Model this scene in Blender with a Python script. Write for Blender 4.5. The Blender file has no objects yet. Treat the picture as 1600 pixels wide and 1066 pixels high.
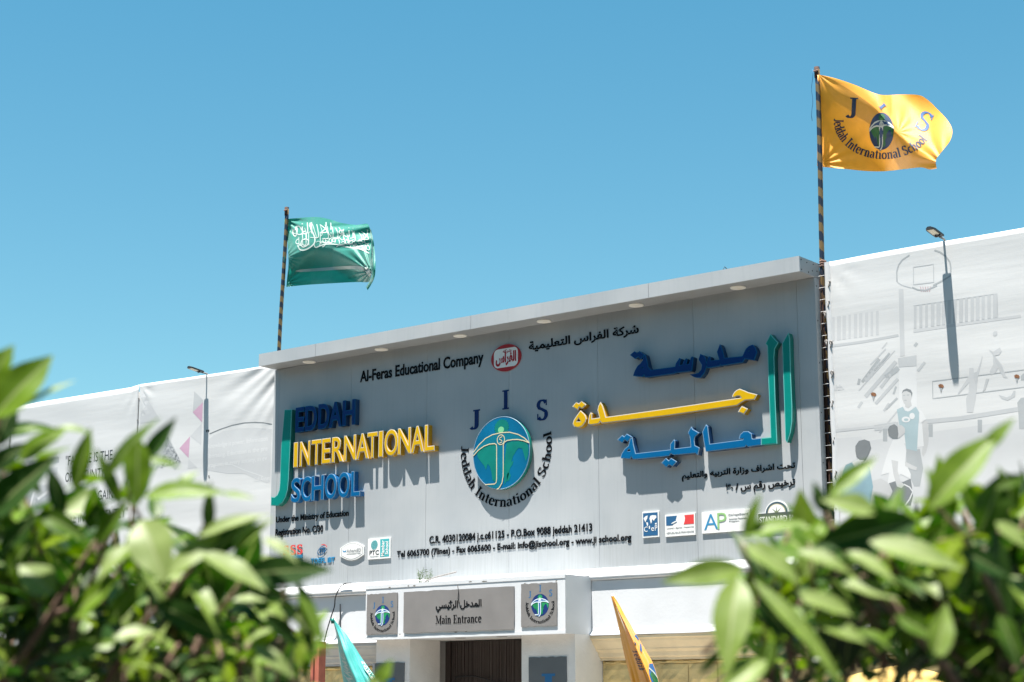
import bpy, bmesh, math, random
from mathutils import Vector
PI = math.pi
S = bpy.context.scene
COL = S.collection
# ------------------------------------------------------------------ camera, sky, sun, exposure
PITCH, YAW, FPX = math.radians(12.0), math.radians(-38.8), 2700.0
CAM = Vector((0.0, -21.0, 1.6))
FW = Vector((math.sin(YAW) * math.cos(PITCH), math.cos(YAW) * math.cos(PITCH), math.sin(PITCH)))
RT = Vector((math.cos(YAW), -math.sin(YAW), 0.0))
UP = RT.cross(FW)
cd = bpy.data.cameras.new('camera')
cam = bpy.data.objects.new('camera', cd)
COL.objects.link(cam)
cam.location = CAM
cam.rotation_euler = (PI / 2 + PITCH, 0, -YAW)
cd.sensor_width = 36.0
cd.lens = FPX / 1600.0 * 36.0
cd.clip_start, cd.clip_end = 0.1, 6000.0
cd.dof.use_dof = True
cd.dof.focus_distance = 25.5
cd.dof.aperture_fstop = 4.4
cd.dof.aperture_blades = 9
S.camera = cam
SUN_TO = Vector((-0.03, -1.0 / 4.55, 1.0)).normalized()
EL = math.asin(SUN_TO.z)
w = bpy.data.worlds.new('World')
S.world = w
w.use_nodes = True
nt = w.node_tree
bg = nt.nodes['Background']
sky = nt.nodes.new('ShaderNodeTexSky')
sky.sky_type = 'NISHITA'
sky.sun_disc = False
sky.sun_elevation = EL
sky.sun_rotation = math.radians(180)
sky.air_density, sky.dust_density, sky.ozone_density = 1.0, 0.0, 1.6
sky.altitude = 20
tint = nt.nodes.new('ShaderNodeMix')
tint.data_type, tint.blend_type = 'RGBA', 'MULTIPLY'
tint.inputs[0].default_value = 1.0
tcw = nt.nodes.new('ShaderNodeTexCoord')
sxw = nt.nodes.new('ShaderNodeSeparateXYZ')
mrw = nt.nodes.new('ShaderNodeMapRange')
mrw.inputs[1].default_value, mrw.inputs[2].default_value = 0.16, 0.42
mxw = nt.nodes.new('ShaderNodeMix')
mxw.data_type = 'RGBA'
mxw.inputs[6].default_value = (0.66, 0.98, 0.87, 1)
mxw.inputs[7].default_value = (0.47, 1.04, 0.98, 1)
nt.links.new(tcw.outputs['Generated'], sxw.inputs[0])
nt.links.new(sxw.outputs[2], mrw.inputs[0])
nt.links.new(mrw.outputs[0], mxw.inputs[0])
nt.links.new(mxw.outputs[2], tint.inputs[7])
nt.links.new(sky.outputs[0], tint.inputs[6])
nt.links.new(tint.outputs[2], bg.inputs[0])
bg.inputs[1].default_value = 0.05
sl = bpy.data.lights.new('sun', 'SUN')
sl.energy, sl.angle, sl.color = 5.0, math.radians(0.5), (1.0, 0.95, 0.88)
so = bpy.data.objects.new('sun', sl)
COL.objects.link(so)
so.rotation_euler = SUN_TO.to_track_quat('Z', 'Y').to_euler()
so.location = (0, -10, 40)
vs = S.view_settings
vs.view_transform, vs.look, vs.exposure, vs.gamma = 'Standard', 'None', 1.75, 1.0

# ------------------------------------------------------------------ helpers
def ray(px, py):
    return FW + RT * ((px - 800) / FPX) - UP * ((py - 533) / FPX)
def W(px, py, y=0.0):
    """point of the photograph's pixel on the vertical plane y"""
    d = ray(px, py)
    return CAM + d * ((y - CAM.y) / d.y)
def XP(px, py, x):
    d = ray(px, py)
    return CAM + d * ((x - CAM.x) / d.x)
def DP(px, py, dep):
    return CAM + ray(px, py) * dep

def tag(o, label=None, cat=None, group=None, kind=None):
    if label: o['label'] = label
    if cat: o['category'] = cat
    if group: o['group'] = group
    if kind: o['kind'] = kind
    return o
def empty(name, loc, label=None, cat=None, group=None):
    o = bpy.data.objects.new(name, None)
    o.empty_display_size = 0.2
    COL.objects.link(o)
    o.location = loc
    return tag(o, label, cat, group)
def obj(name, verts, faces, mats, parent=None, smooth=False, midx=None, auto=None):
    me = bpy.data.meshes.new(name)
    me.from_pydata([tuple(v) for v in verts], [], faces)
    for m in (mats if isinstance(mats, (list, tuple)) else [mats]):
        me.materials.append(m)
    if midx:
        me.polygons.foreach_set('material_index', midx)
    if smooth:
        me.polygons.foreach_set('use_smooth', [True] * len(me.polygons))
    me.update()
    o = bpy.data.objects.new(name, me)
    COL.objects.link(o)
    if parent:
        o.parent = parent
        q = parent
        off = Vector((0, 0, 0))
        while q:
            off += q.location
            q = q.parent
        o.location = -off
    return o
class MB:
    def __init__(s): s.v, s.f, s.m = [], [], []
    def add(s, v, f, mi=0):
        n = len(s.v)
        s.v += [tuple(p) for p in v]
        s.f += [tuple(i + n for i in q) for q in f]
        s.m += [mi] * len(f)
        return s
    def box(s, x0, x1, y0, y1, z0, z1, mi=0):
        v = [(x, y, z) for z in (z0, z1) for y in (y0, y1) for x in (x0, x1)]
        return s.add(v, [(0, 2, 3, 1), (4, 5, 7, 6), (0, 1, 5, 4), (2, 6, 7, 3), (0, 4, 6, 2), (1, 3, 7, 5)], mi)
    def tube(s, pts, r, n=10, mi=0, caps=True):
        pts = [Vector(p) for p in pts]
        base = len(s.v)
        prev = None
        for i, p in enumerate(pts):
            t = (pts[min(i + 1, len(pts) - 1)] - pts[max(i - 1, 0)]).normalized()
            a = Vector((0, 0, 1)) if abs(t.z) < 0.9 else Vector((1, 0, 0))
            if prev is not None: a = prev
            b = t.cross(a).normalized()
            c = b.cross(t).normalized()
            prev = c
            rr = r[i] if isinstance(r, (list, tuple)) else r
            for k in range(n):
                an = 2 * PI * k / n
                s.v.append(tuple(p + (b * math.cos(an) + c * math.sin(an)) * rr))
        for i in range(len(pts) - 1):
            for k in range(n):
                k2 = (k + 1) % n
                s.f.append((base + i * n + k, base + (i + 1) * n + k, base + (i + 1) * n + k2, base + i * n + k2))
                s.m.append(mi)
        if caps:
            s.f.append(tuple(base + k for k in range(n)))
            s.f.append(tuple(base + (len(pts) - 1) * n + k for k in reversed(range(n))))
            s.m += [mi, mi]
        return s
    def build(s, name, mats, parent=None, smooth=False):
        return obj(name, s.v, s.f, mats, parent, smooth, s.m)

def inset(loop, d):
    """shrink (d > 0) a closed loop by its own normals"""
    n = len(loop)
    A = sum(loop[i][0] * loop[(i + 1) % n][1] - loop[(i + 1) % n][0] * loop[i][1] for i in range(n))
    sg = 1 if A > 0 else -1
    out = []
    for i in range(n):
        p0, p, p1 = loop[i - 1], loop[i], loop[(i + 1) % n]
        e0 = (p[0] - p0[0], p[1] - p0[1]); e1 = (p1[0] - p[0], p1[1] - p[1])
        l0 = math.hypot(*e0) or 1e-9; l1 = math.hypot(*e1) or 1e-9
        n0 = (-e0[1] / l0 * sg, e0[0] / l0 * sg); n1 = (-e1[1] / l1 * sg, e1[0] / l1 * sg)
        k = 1 + n0[0] * n1[0] + n0[1] * n1[1]
        k = max(k, 0.45)
        out.append((p[0] + (n0[0] + n1[0]) / k * d, p[1] + (n0[1] + n1[1]) / k * d))
    return out
def fill2d(loops, ext=0.0):
    """filled (and extruded) outline with holes -> verts (x, y, z), faces; centre depth 0"""
    c = bpy.data.curves.new('outline', 'CURVE')
    c.dimensions, c.fill_mode = '2D', ('BOTH' if ext else 'FRONT')
    c.extrude = ext
    for lp in loops:
        sp = c.splines.new('POLY')
        sp.points.add(len(lp) - 1)
        for i, p in enumerate(lp):
            sp.points[i].co = (p[0], p[1], 0, 1)
        sp.use_cyclic_u = True
    o = bpy.data.objects.new('outline', c)
    me = bpy.data.meshes.new_from_object(o)
    v = [tuple(q.co) for q in me.vertices]
    f = [tuple(p.vertices) for p in me.polygons]
    bpy.data.meshes.remove(me); bpy.data.objects.remove(o); bpy.data.curves.remove(c)
    return v, f
_tc = {}
def text2d(s, off=0.0, ext=0.0, res=3):
    k = (s, off, ext, res)
    if k in _tc: return _tc[k]
    c = bpy.data.curves.new('text', 'FONT')
    c.body, c.offset, c.extrude, c.resolution_u = s, off, ext, res
    c.fill_mode = 'BOTH' if ext else 'FRONT'
    o = bpy.data.objects.new('text', c)
    me = bpy.data.meshes.new_from_object(o)
    v = [tuple(q.co) for q in me.vertices]
    f = [tuple(p.vertices) for p in me.polygons]
    bpy.data.meshes.remove(me); bpy.data.objects.remove(o); bpy.data.curves.remove(c)
    _tc[k] = (v, f)
    return v, f
def bbox(v):
    xs = [p[0] for p in v]; ys = [p[1] for p in v]
    return min(xs), max(xs), min(ys), max(ys)
AR = {'ا': 'FE8D FE8E', 'إ': 'FE87 FE88', 'ب': 'FE8F FE90 FE91 FE92', 'ة': 'FE93 FE94', 'ت': 'FE95 FE96 FE97 FE98',
      'ج': 'FE9D FE9E FE9F FEA0', 'ح': 'FEA1 FEA2 FEA3 FEA4', 'خ': 'FEA5 FEA6 FEA7 FEA8', 'د': 'FEA9 FEAA', 'ر': 'FEAD FEAE',
      'ز': 'FEAF FEB0', 'س': 'FEB1 FEB2 FEB3 FEB4', 'ش': 'FEB5 FEB6 FEB7 FEB8', 'ص': 'FEB9 FEBA FEBB FEBC',
      'ع': 'FEC9 FECA FECB FECC', 'ف': 'FED1 FED2 FED3 FED4', 'ق': 'FED5 FED6 FED7 FED8', 'ك': 'FED9 FEDA FEDB FEDC',
      'ل': 'FEDD FEDE FEDF FEE0', 'م': 'FEE1 FEE2 FEE3 FEE4', 'ن': 'FEE5 FEE6 FEE7 FEE8', 'ه': 'FEE9 FEEA FEEB FEEC',
      'و': 'FEED FEEE', 'ي': 'FEF1 FEF2 FEF3 FEF4', 'ئ': 'FE89 FE8A FE8B FE8C', 'ﻻ': 'FEFB FEFC', 'ﻹ': 'FEF9 FEFA'}
def arabic(s):
    s = s.replace('لا', 'ﻻ').replace('لإ', 'ﻹ')
    out = []
    for i, ch in enumerate(s):
        if ch not in AR:
            out.append(ch); continue
        fm = AR[ch].split()
        prev = i > 0 and s[i - 1] in AR and len(AR[s[i - 1]].split()) == 4
        nxt = i + 1 < len(s) and s[i + 1] in AR and len(fm) == 4
        k = (3 if nxt else 1) if prev else (2 if nxt else 0)
        out.append(chr(int(fm[k], 16)))
    r = ''.join(reversed(out))
    return r.replace('٠٣', '٣٠')

# ------------------------------------------------------------------ materials
def M(name, rgb, rough=0.6, var=0.0, scale=6.0, bump=0.0, bscale=60.0, spec=0.4, metal=0.0, stretch=(1, 1, 1), coat=0.0, trans=0.0):
    m = bpy.data.materials.new(name)
    m.use_nodes = True
    t = m.node_tree
    b = t.nodes['Principled BSDF']
    b.inputs['Base Color'].default_value = (*rgb, 1)
    b.inputs['Roughness'].default_value = rough
    b.inputs['Specular IOR Level'].default_value = spec
    b.inputs['Metallic'].default_value = metal
    b.inputs['Coat Weight'].default_value = coat
    tc = t.nodes.new('ShaderNodeTexCoord')
    mp = t.nodes.new('ShaderNodeMapping')
    mp.inputs['Scale'].default_value = stretch
    t.links.new(tc.outputs['Object'], mp.inputs[0])
    src = None
    if var:
        n = t.nodes.new('ShaderNodeTexNoise')
        n.inputs['Scale'].default_value, n.inputs['Detail'].default_value = scale, 6
        t.links.new(mp.outputs[0], n.inputs[0])
        r = t.nodes.new('ShaderNodeValToRGB')
        r.color_ramp.elements[0].position, r.color_ramp.elements[1].position = 0.3, 0.7
        r.color_ramp.elements[0].color = (*[c * (1 - var) for c in rgb], 1)
        r.color_ramp.elements[1].color = (*[min(1, c * (1 + var * 0.7)) for c in rgb], 1)
        t.links.new(n.outputs[0], r.inputs[0])
        t.links.new(r.outputs[0], b.inputs['Base Color'])
        src = r.outputs[0]
    if bump:
        n2 = t.nodes.new('ShaderNodeTexNoise')
        n2.inputs['Scale'].default_value, n2.inputs['Detail'].default_value = bscale, 4
        t.links.new(mp.outputs[0], n2.inputs[0])
        bp = t.nodes.new('ShaderNodeBump')
        bp.inputs['Strength'].default_value, bp.inputs['Distance'].default_value = bump, 0.02
        t.links.new(n2.outputs[0], bp.inputs['Height'])
        t.links.new(bp.outputs[0], b.inputs['Normal'])
    if trans:
        tr = t.nodes.new('ShaderNodeBsdfTranslucent')
        tr.inputs[0].default_value = (*rgb, 1)
        if src: t.links.new(src, tr.inputs[0])
        mx = t.nodes.new('ShaderNodeMixShader')
        mx.inputs[0].default_value = trans
        t.links.new(b.outputs[0], mx.inputs[1]); t.links.new(tr.outputs[0], mx.inputs[2])
        t.links.new(mx.outputs[0], t.nodes['Material Output'].inputs[0])
    return m
def cladding_mat():
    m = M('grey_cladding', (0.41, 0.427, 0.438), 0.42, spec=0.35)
    t = m.node_tree
    b = t.nodes['Principled BSDF']
    tc = t.nodes['Texture Coordinate']
    def noise(sc, scale, det):
        mp = t.nodes.new('ShaderNodeMapping'); mp.inputs['Scale'].default_value = sc
        n = t.nodes.new('ShaderNodeTexNoise'); n.inputs['Scale'].default_value = scale; n.inputs['Detail'].default_value = det
        t.links.new(tc.outputs['Object'], mp.inputs[0]); t.links.new(mp.outputs[0], n.inputs[0])
        return n
    def mul(col, fac, c):
        mx = t.nodes.new('ShaderNodeMix'); mx.data_type, mx.blend_type = 'RGBA', 'MULTIPLY'
        t.links.new(fac, mx.inputs[0])
        if isinstance(col, tuple): mx.inputs[6].default_value = col
        else: t.links.new(col, mx.inputs[6])
        mx.inputs[7].default_value = c
        return mx.outputs[2]
    def ramp(n, a, bb):
        r = t.nodes.new('ShaderNodeMapRange')
        r.inputs[1].default_value, r.inputs[2].default_value = a, bb
        t.links.new(n.outputs[0], r.inputs[0])
        return r.outputs[0]
    c = mul((0.41, 0.427, 0.438, 1), ramp(noise((1, 1, 1), 0.9, 5), 0.38, 0.72), (0.85, 0.87, 0.89, 1))
    c = mul(c, ramp(noise((9, 9, 0.35), 2.5, 6), 0.52, 0.8), (0.92, 0.93, 0.935, 1))
    # rain dirt in the lowest part of the cladding
    sx = t.nodes.new('ShaderNodeSeparateXYZ'); t.links.new(tc.outputs['Object'], sx.inputs[0])
    lo = t.nodes.new('ShaderNodeMapRange')
    lo.inputs[1].default_value, lo.inputs[2].default_value = 4.6, 3.6
    t.links.new(sx.outputs[2], lo.inputs[0])
    mu = t.nodes.new('ShaderNodeMath'); mu.operation = 'MULTIPLY'
    t.links.new(lo.outputs[0], mu.inputs[0]); t.links.new(ramp(noise((14, 14, 0.5), 1.6, 4), 0.45, 0.7), mu.inputs[1])
    c = mul(c, mu.outputs[0], (0.86, 0.86, 0.84, 1))
    oi = t.nodes.new('ShaderNodeObjectInfo')
    c = mul(c, oi.outputs['Random'], (0.945, 0.95, 0.955, 1))
    t.links.new(c, b.inputs['Base Color'])
    n2 = noise((1, 1, 1), 1.3, 2)
    bp = t.nodes.new('ShaderNodeBump'); bp.inputs['Strength'].default_value, bp.inputs['Distance'].default_value = 0.25, 0.02
    t.links.new(n2.outputs[0], bp.inputs['Height']); t.links.new(bp.outputs[0], b.inputs['Normal'])
    return m
CLAD = cladding_mat()
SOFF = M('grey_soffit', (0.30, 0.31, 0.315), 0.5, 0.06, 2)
DARK = M('dark_gap', (0.02, 0.02, 0.022), 0.8)
WHITEP = M('white_paint', (0.60, 0.615, 0.635), 0.75, 0.06, 1.6, 0.06, 25)
CREAMP = M('cream_plaster', (0.74, 0.71, 0.68), 0.8, 0.10, 1.8, 0.3, 22)
GREYB = M('grey_board', (0.20, 0.19, 0.185), 0.6, 0.10, 2.5, 0.03, 40)
GREYD = M('dark_grey_board', (0.115, 0.125, 0.135), 0.5, 0.06, 3)
BLACK = M('black_letter', (0.004, 0.0045, 0.006), 0.6, spec=.1)
TRIM = M('white_trim', (0.54, 0.51, 0.45), 0.45)
BTRIM = M('pale_blue_trim', (0.22, 0.34, 0.46), 0.4)
YEL = M('yellow_acrylic', (0.56, 0.34, 0.004), 0.35, 0.05, 4, spec=.2)
YELS = M('yellow_return', (0.40, 0.22, 0.006), 0.45)
BLUA = M('blue_acrylic', (0.002, 0.098, 0.25), 0.3, 0.06, 5, spec=.2)
BLUD = M('navy_acrylic', (0.002, 0.030, 0.14), 0.3, 0.06, 5, spec=.15)
BLUS = M('dark_blue_return', (0.008, 0.04, 0.11), 0.4)
BLUE2 = M('blue_return', (0.01, 0.10, 0.26), 0.4)
GRN = M('teal_acrylic', (0.003, 0.20, 0.17), 0.25, 0.08, 6, spec=.25)
GRNS = M('teal_return', (0.006, 0.15, 0.12), 0.35)
TEALEDGE = M('teal_edge', (0.12, 0.45, 0.42), 0.3)
NAVY = M('navy_letter', (0.003, 0.022, 0.11), 0.6, spec=.2)
RED = M('red_print', (0.36, 0.012, 0.018), 0.5)
REDL = M('bright_red_print', (0.62, 0.05, 0.05), 0.5)
PLQ = M('white_plaque', (0.74, 0.74, 0.72), 0.45, 0.04, 6)
GOLDP = M('cream_line', (0.58, 0.52, 0.34), 0.4)
# ------------------------------------------------------------------ ground
g = MB()
N = 24
sz = 1500
for j in range(N + 1):
    for i in range(N + 1):
        g.v.append(((i / N - .5) * 2 * sz, (j / N - .5) * 2 * sz, 0.0))
for j in range(N):
    for i in range(N):
        a = j * (N + 1) + i
        g.f.append((a, a + 1, a + N + 2, a + N + 1)); g.m.append(0)
tag(g.build('ground', M('asphalt', (0.035, 0.035, 0.035), 0.9, 0.25, 0.8, 0.4, 30)), 'dark asphalt ground in front of the school', 'ground', kind='structure')
pv = MB().box(-40, 6, -4.2, 0.6, 0.004, 0.13)
tag(pv.build('pavement', M('paving', (0.26, 0.245, 0.22), 0.85, 0.2, 2.5, 0.4, 20)), 'pale paved walk along the school front', 'pavement', kind='structure')

# added tree belt behind the camera, unseen, blocks low sky and deepens wall shade
SKYBLK = M('sky_block_leaves', (0.030, 0.048, 0.014), .8, .4, 1.2, 1.0, 5)
rnd = random.Random(77)
tb_ = MB()
for k in range(64):
    cx, cy, cz = -78 + k * 2.1 + rnd.uniform(-1, 1), -31 + rnd.uniform(-2, 1.5), rnd.choice([2.5, 6.5, 10.5]) + rnd.uniform(-1, 1.5)
    for lv_ in range(2):
        r = rnd.uniform(2.6, 4.2)
        ox_, oz_ = rnd.uniform(-1.5, 1.5), lv_ * rnd.uniform(1, 5) - 2
        n_, m_ = 14, 8
        v_ = []
        for a in range(m_ + 1):
            for b in range(n_):
                rr_ = r * (1 + rnd.uniform(-.16, .16)); t1, t2 = PI * a / m_, 2 * PI * b / n_
                v_.append((cx + ox_ + rr_ * math.sin(t1) * math.cos(t2), cy + rr_ * .8 * math.sin(t1) * math.sin(t2), max(.02, cz + oz_ + rr_ * math.cos(t1))))
        tb_.add(v_, [(a * n_ + b, (a + 1) * n_ + b, (a + 1) * n_ + (b + 1) % n_, a * n_ + (b + 1) % n_) for a in range(m_) for b in range(n_)])
tag(tb_.build('sky_block_trees', SKYBLK), 'dense dark green tree belt out of view, added to block low sky light', 'trees', kind='stuff')

# ------------------------------------------------------------------ the school building
XR, XL = -11.446, -22.335
B = empty('school_building', (-17, 0, 0), 'grey clad school front with overhanging canopy and white entrance portal', 'building')
seams = [XL, -22.195, -20.42, -18.685, -16.945, -15.205, -13.467, -11.732, XR]
for i in range(8):
    p = MB()
    x0, x1 = seams[i] + (0.0 if i == 0 else 0.0022), seams[i + 1] - (0.0 if i == 7 else 0.0022)
    p.box(x0, x1, 0.0, 0.03, 3.58, 7.518)
    p.build('cladding_panel', CLAD, B)
MB().box(XL + .01, XR - .01, 0.032, 0.09, 3.6, 7.5).build('backing_frame', M('backing_grey', (.09, .095, .10), .7), B)
MB().box(XR, XR + 0.006, 0.001, 0.135, 3.6, 7.516).build('side_return', CLAD, B)
CX0 = W(404.7, 555.3, -0.41).x
cv = MB()
fs = [CX0, -20.9, -17.4, -13.97, XR + 0.004]
for i in range(4):
    a, b = fs[i] + (0 if i == 0 else .0025), fs[i + 1] - (0 if i == 3 else .0025)
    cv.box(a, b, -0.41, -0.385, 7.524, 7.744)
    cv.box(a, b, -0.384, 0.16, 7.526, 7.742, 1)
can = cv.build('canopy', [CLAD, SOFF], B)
LAMP = M('downlight_lens', (0.85, 0.82, 0.74), 0.3, 0.0)
LRIM = M('downlight_rim', (0.88, 0.85, 0.78), 0.4)
for px, py in [(483, 567), (596, 546.5), (719, 525), (850, 501.5), (994, 476), (1153, 447.5)]:
    x = W(px, py, -0.14).x
    d = MB()
    n = 28
    for k, (r0, z0, mi) in enumerate([(.09, 7.5255, 0), (.115, 7.5255, 0), (.113, 7.510, 0), (.090, 7.506, 0), (.080, 7.516, 0), (.035, 7.519, 1), (.0, 7.520, 1)]):
        for j in range(n):
            an = 2 * PI * j / n
            d.v.append((x + r0 * math.cos(an), -0.14 + r0 * math.sin(an), z0))
        if k:
            for j in range(n):
                j2 = (j + 1) % n
                d.f.append(((k - 1) * n + j, (k - 1) * n + j2, k * n + j2, k * n + j)); d.m.append(mi)
    o = d.build('downlight', [LRIM, LAMP], can, True)
MB().tube([W(1130, 424, -.40) + Vector((0, 0, .02)), W(1132, 417, -.36), W(1140, 424, -.34)], .006, 6).build('bird_wire', DARK, B)
# parapet wall that carries the banners
RUST = M('rusty_steel', (0.055, 0.025, 0.016), 0.85, 0.4, 12)
MB().box(-34, XL + .3, 0.17, 0.55, 3.5, 7.60).build('parapet_wall', CREAMP, B)
MB().box(-11.20, -2, 0.17, 0.55, 3.5, 7.60).build('parapet_wall', CREAMP, B)
gp = MB().box(XR - .2, -11.19, 0.36, 0.40, 3.5, 7.7)
gp.box(-11.43, -11.40, .16, .2, 3.6, 7.70)
for k in range(9):
    gp.box(-11.44, -11.21, 0.30, 0.34, 3.7 + k * .47, 3.74 + k * .47)
gp.build('steel_frame', RUST, B)
# sloped coping, frieze, cornice, stone: one profile swept along x, both sides of the portal
YP = -0.75
PX0, PX1 = -19.277, -15.287
def sweep(name, prof, x0, x1, mats, mis=None):
    m = MB()
    segs = max(1, int((x1 - x0) / 0.35))
    rnd = random.Random(name)
    for i in range(segs + 1):
        x = x0 + (x1 - x0) * i / segs
        j = [rnd.uniform(-.003, .003) for _ in prof]
        for k, (y, z) in enumerate(prof):
            m.v.append((x, y, z + j[k]))
    n = len(prof)
    for i in range(segs):
        for k in range(n - 1):
            m.f.append((i * n + k, (i + 1) * n + k, (i + 1) * n + k + 1, i * n + k + 1))
            m.m.append(mis[k] if mis else 0)
    for i in (0, segs):
        m.f.append(tuple(i * n + k for k in range(n))); m.m.append(0)
    return m.build(name, mats, B)
cop = [(0.16, 3.575), (0.002, 3.64), (-0.035, 3.628), (-0.15, 3.522), (-0.152, 3.500), (-0.142, 3.486), (-0.142, 3.474), (-0.120, 3.462), (-0.112, 3.455), (0.16, 3.450)]
fri = [(0.16, 3.449), (-0.104, 3.449), (-0.108, 3.30), (-0.108, 2.76), (-0.118, 2.71), (-0.160, 2.675), (-0.172, 2.660), (-0.172, 2.645), (0.16, 2.640)]
cor = [(0.18, 2.639), (-0.150, 2.639), (-0.150, 2.600), (-0.118, 2.588), (-0.100, 2.55), (-0.02, 2.46), (-0.015, 2.44), (0.04, 2.40), (0.06, 2.345), (0.075, 2.335), (0.10, 2.325), (0.10, 2.29), (0.18, 2.285)]
copl = [(0.16, 3.575), (0.002, 3.64), (-0.035, 3.628), (-0.175, 3.522), (-0.178, 3.490), (-0.160, 3.478), (-0.160, 3.455), (-0.135, 3.445), (-0.112, 3.435), (0.16, 3.430)]
frl = [(0.16, 3.429), (-0.104, 3.429)] + fri[2:]
CORN_BOUNCE = M('cornice_cream_bounce', (0.80, 0.67, 0.46), 0.75, 0.12, 3, 0.3, 25)  # warm bounce light under the right cornice is painted into this cream
CORN_SHADE = M('cornice_shade_grey', (0.40, 0.41, 0.42), 0.75, 0.12, 3, 0.3, 25)  # same cornice on the left, its shade painted as a darker grey
MB().box(-33, -3.2, 0.60, 9.0, 0.0, 7.40).build('building_core', CREAMP, B)
for x0, x1, cm in ((PX1 + .0006, -3.0, CORN_BOUNCE), (-33.0, PX0 - .0006, CORN_SHADE)):
    sweep('coping', cop if x0 > -20 else copl, x0, x1, WHITEP)
    sweep('frieze', fri if x0 > -20 else frl, x0, x1, WHITEP)
    sweep('cornice', cor, x0 + .001, x1 - .001, cm)
# coping behind the portal
MB().add([(PX0, 0.0, 3.64), (PX1, 0.0, 3.64), (PX1, -.11, 3.53), (PX0, -.11, 3.53)], [(0, 3, 2, 1)]).build('coping', WHITEP, B)
# rough yellow stone courses under the cornice
def stone_mat():
    m = M('yellow_stone', (0.72, 0.56, 0.27), 0.85, 0.30, 3.0, 0.9, 9)
    return m
STONE = stone_mat()
def stone_wall(x0, x1):
    m = MB()
    rnd = random.Random(5)
    z = 0.13
    row = 0
    while z < 2.28:
        h = 0.30
        h = min(h, 2.28 - z)
        x = x0 - (0.3 if row % 2 else 0)
        while x < x1:
            wd = rnd.uniform(.42, .62)
            a, b = max(x, x0), min(x + wd - .012, x1)
            if b - a > .05:
                y = 0.13 + rnd.uniform(-.012, .012)
                nx, nz = 6, 4
                base = len(m.v)
                for jz in range(nz + 1):
                    for jx in range(nx + 1):
                        ed = (jx in (0, nx)) or (jz in (0, nz))
                        m.v.append((a + (b - a) * jx / nx, y + (0.022 if ed else rnd.uniform(-.02, .006)), z + .006 + (h - .012) * jz / nz))
                for jz in range(nz):
                    for jx in range(nx):
                        q = base + jz * (nx + 1) + jx
                        m.f.append((q, q + 1, q + nx + 2, q + nx + 1)); m.m.append(0)
            x += wd
        z += h
        row += 1
    m.box(x0, x1, 0.155, 0.18, 0.0, 2.284)
    m.build('stone_wall', STONE, B)
stone_wall(PX1 + .01, -4.0)
stone_wall(-30.0, PX0 - .004)
# entrance portal
zb, zt = 2.662, 3.515
pb = MB().box(PX0, PX1, YP, -0.112, zb, zt)
pb.box(PX0 - .02, PX1 + .0, YP - .006, YP - .0005, zt - .055, zt + .004)
pb.box(PX0 - .01, PX1 + .004, YP - .005, YP - .0005, zb - .002, zb + .05)
rnd = random.Random(3)
portal = pb.build('portal_band', WHITEP, B)
PYF = -0.52
xa = W(815, 1030, PYF).x
MB().box(xa, PX1, PYF, 0.20, 0.0, zb - .001).build('portal_pier', CREAMP, B)
xl1 = W(640, 1040, PYF).x
MB().box(PX0 + .03, xl1, PYF, 0.20, 0.0, zb - .001).build('portal_pier', CREAMP, B)
DY = XP(697, 1040, xl1).y
MB().box(PX0, PX1, DY + .10, DY + .14, 0.0, 3.4).build('vestibule_wall', CREAMP, B)
MB().box(xl1, xa, -0.11, DY + .1, zb + .001, zb + .03).build('vestibule_ceiling', CREAMP, B)
DOOR = M('brown_slats', (0.045, 0.034, 0.031), 0.5, 0.3, 30, stretch=(8, 1, .2))
dm = MB()
dm.box(xl1 + .002, xa - .002, DY + .03, DY + .05, 0.0, zb - .01)
x = xl1 + .13
rnd = random.Random(8)
dm.box(xl1 + .002, xl1 + .10, DY - .02, DY + .029, 0, zb - .012)
while x < xa - .03:
    wd = rnd.choice([.018, .026, .034])
    dm.box(x, x + wd, DY + rnd.uniform(-.004, .004), DY + .029, 0.0, zb - .012)
    x += wd + rnd.choice([.006, .010])
door = dm.build('entrance_door', DOOR, B)
MB().tube([W(712, 1075, DY - .05), W(712, 1058, DY - .05), W(738, 1056, DY - .05), W(755, 1060, DY - .05), W(772, 1065, DY - .05), W(800, 1078, DY - .05)], .012, 8).build('door_rail', DARK, door)
for px in (716, 781):
    p = W(px, 1001, -0.5)
    m = MB(); n = 16
    for r0, z0 in ((.0, zb - .006), (.07, zb - .006), (.085, zb - .004), (.085, zb + .002)):
        for j in range(n): m.v.append((p.x + r0 * math.cos(2 * PI * j / n), -0.45 + r0 * math.sin(2 * PI * j / n), z0))
    for k in range(3):
        for j in range(n):
            m.f.append((k * n + j, (k + 1) * n + j, (k + 1) * n + (j + 1) % n, k * n + (j + 1) % n)); m.m.append(0)
    m.build('soffit_light', GREYB, portal)

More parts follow.
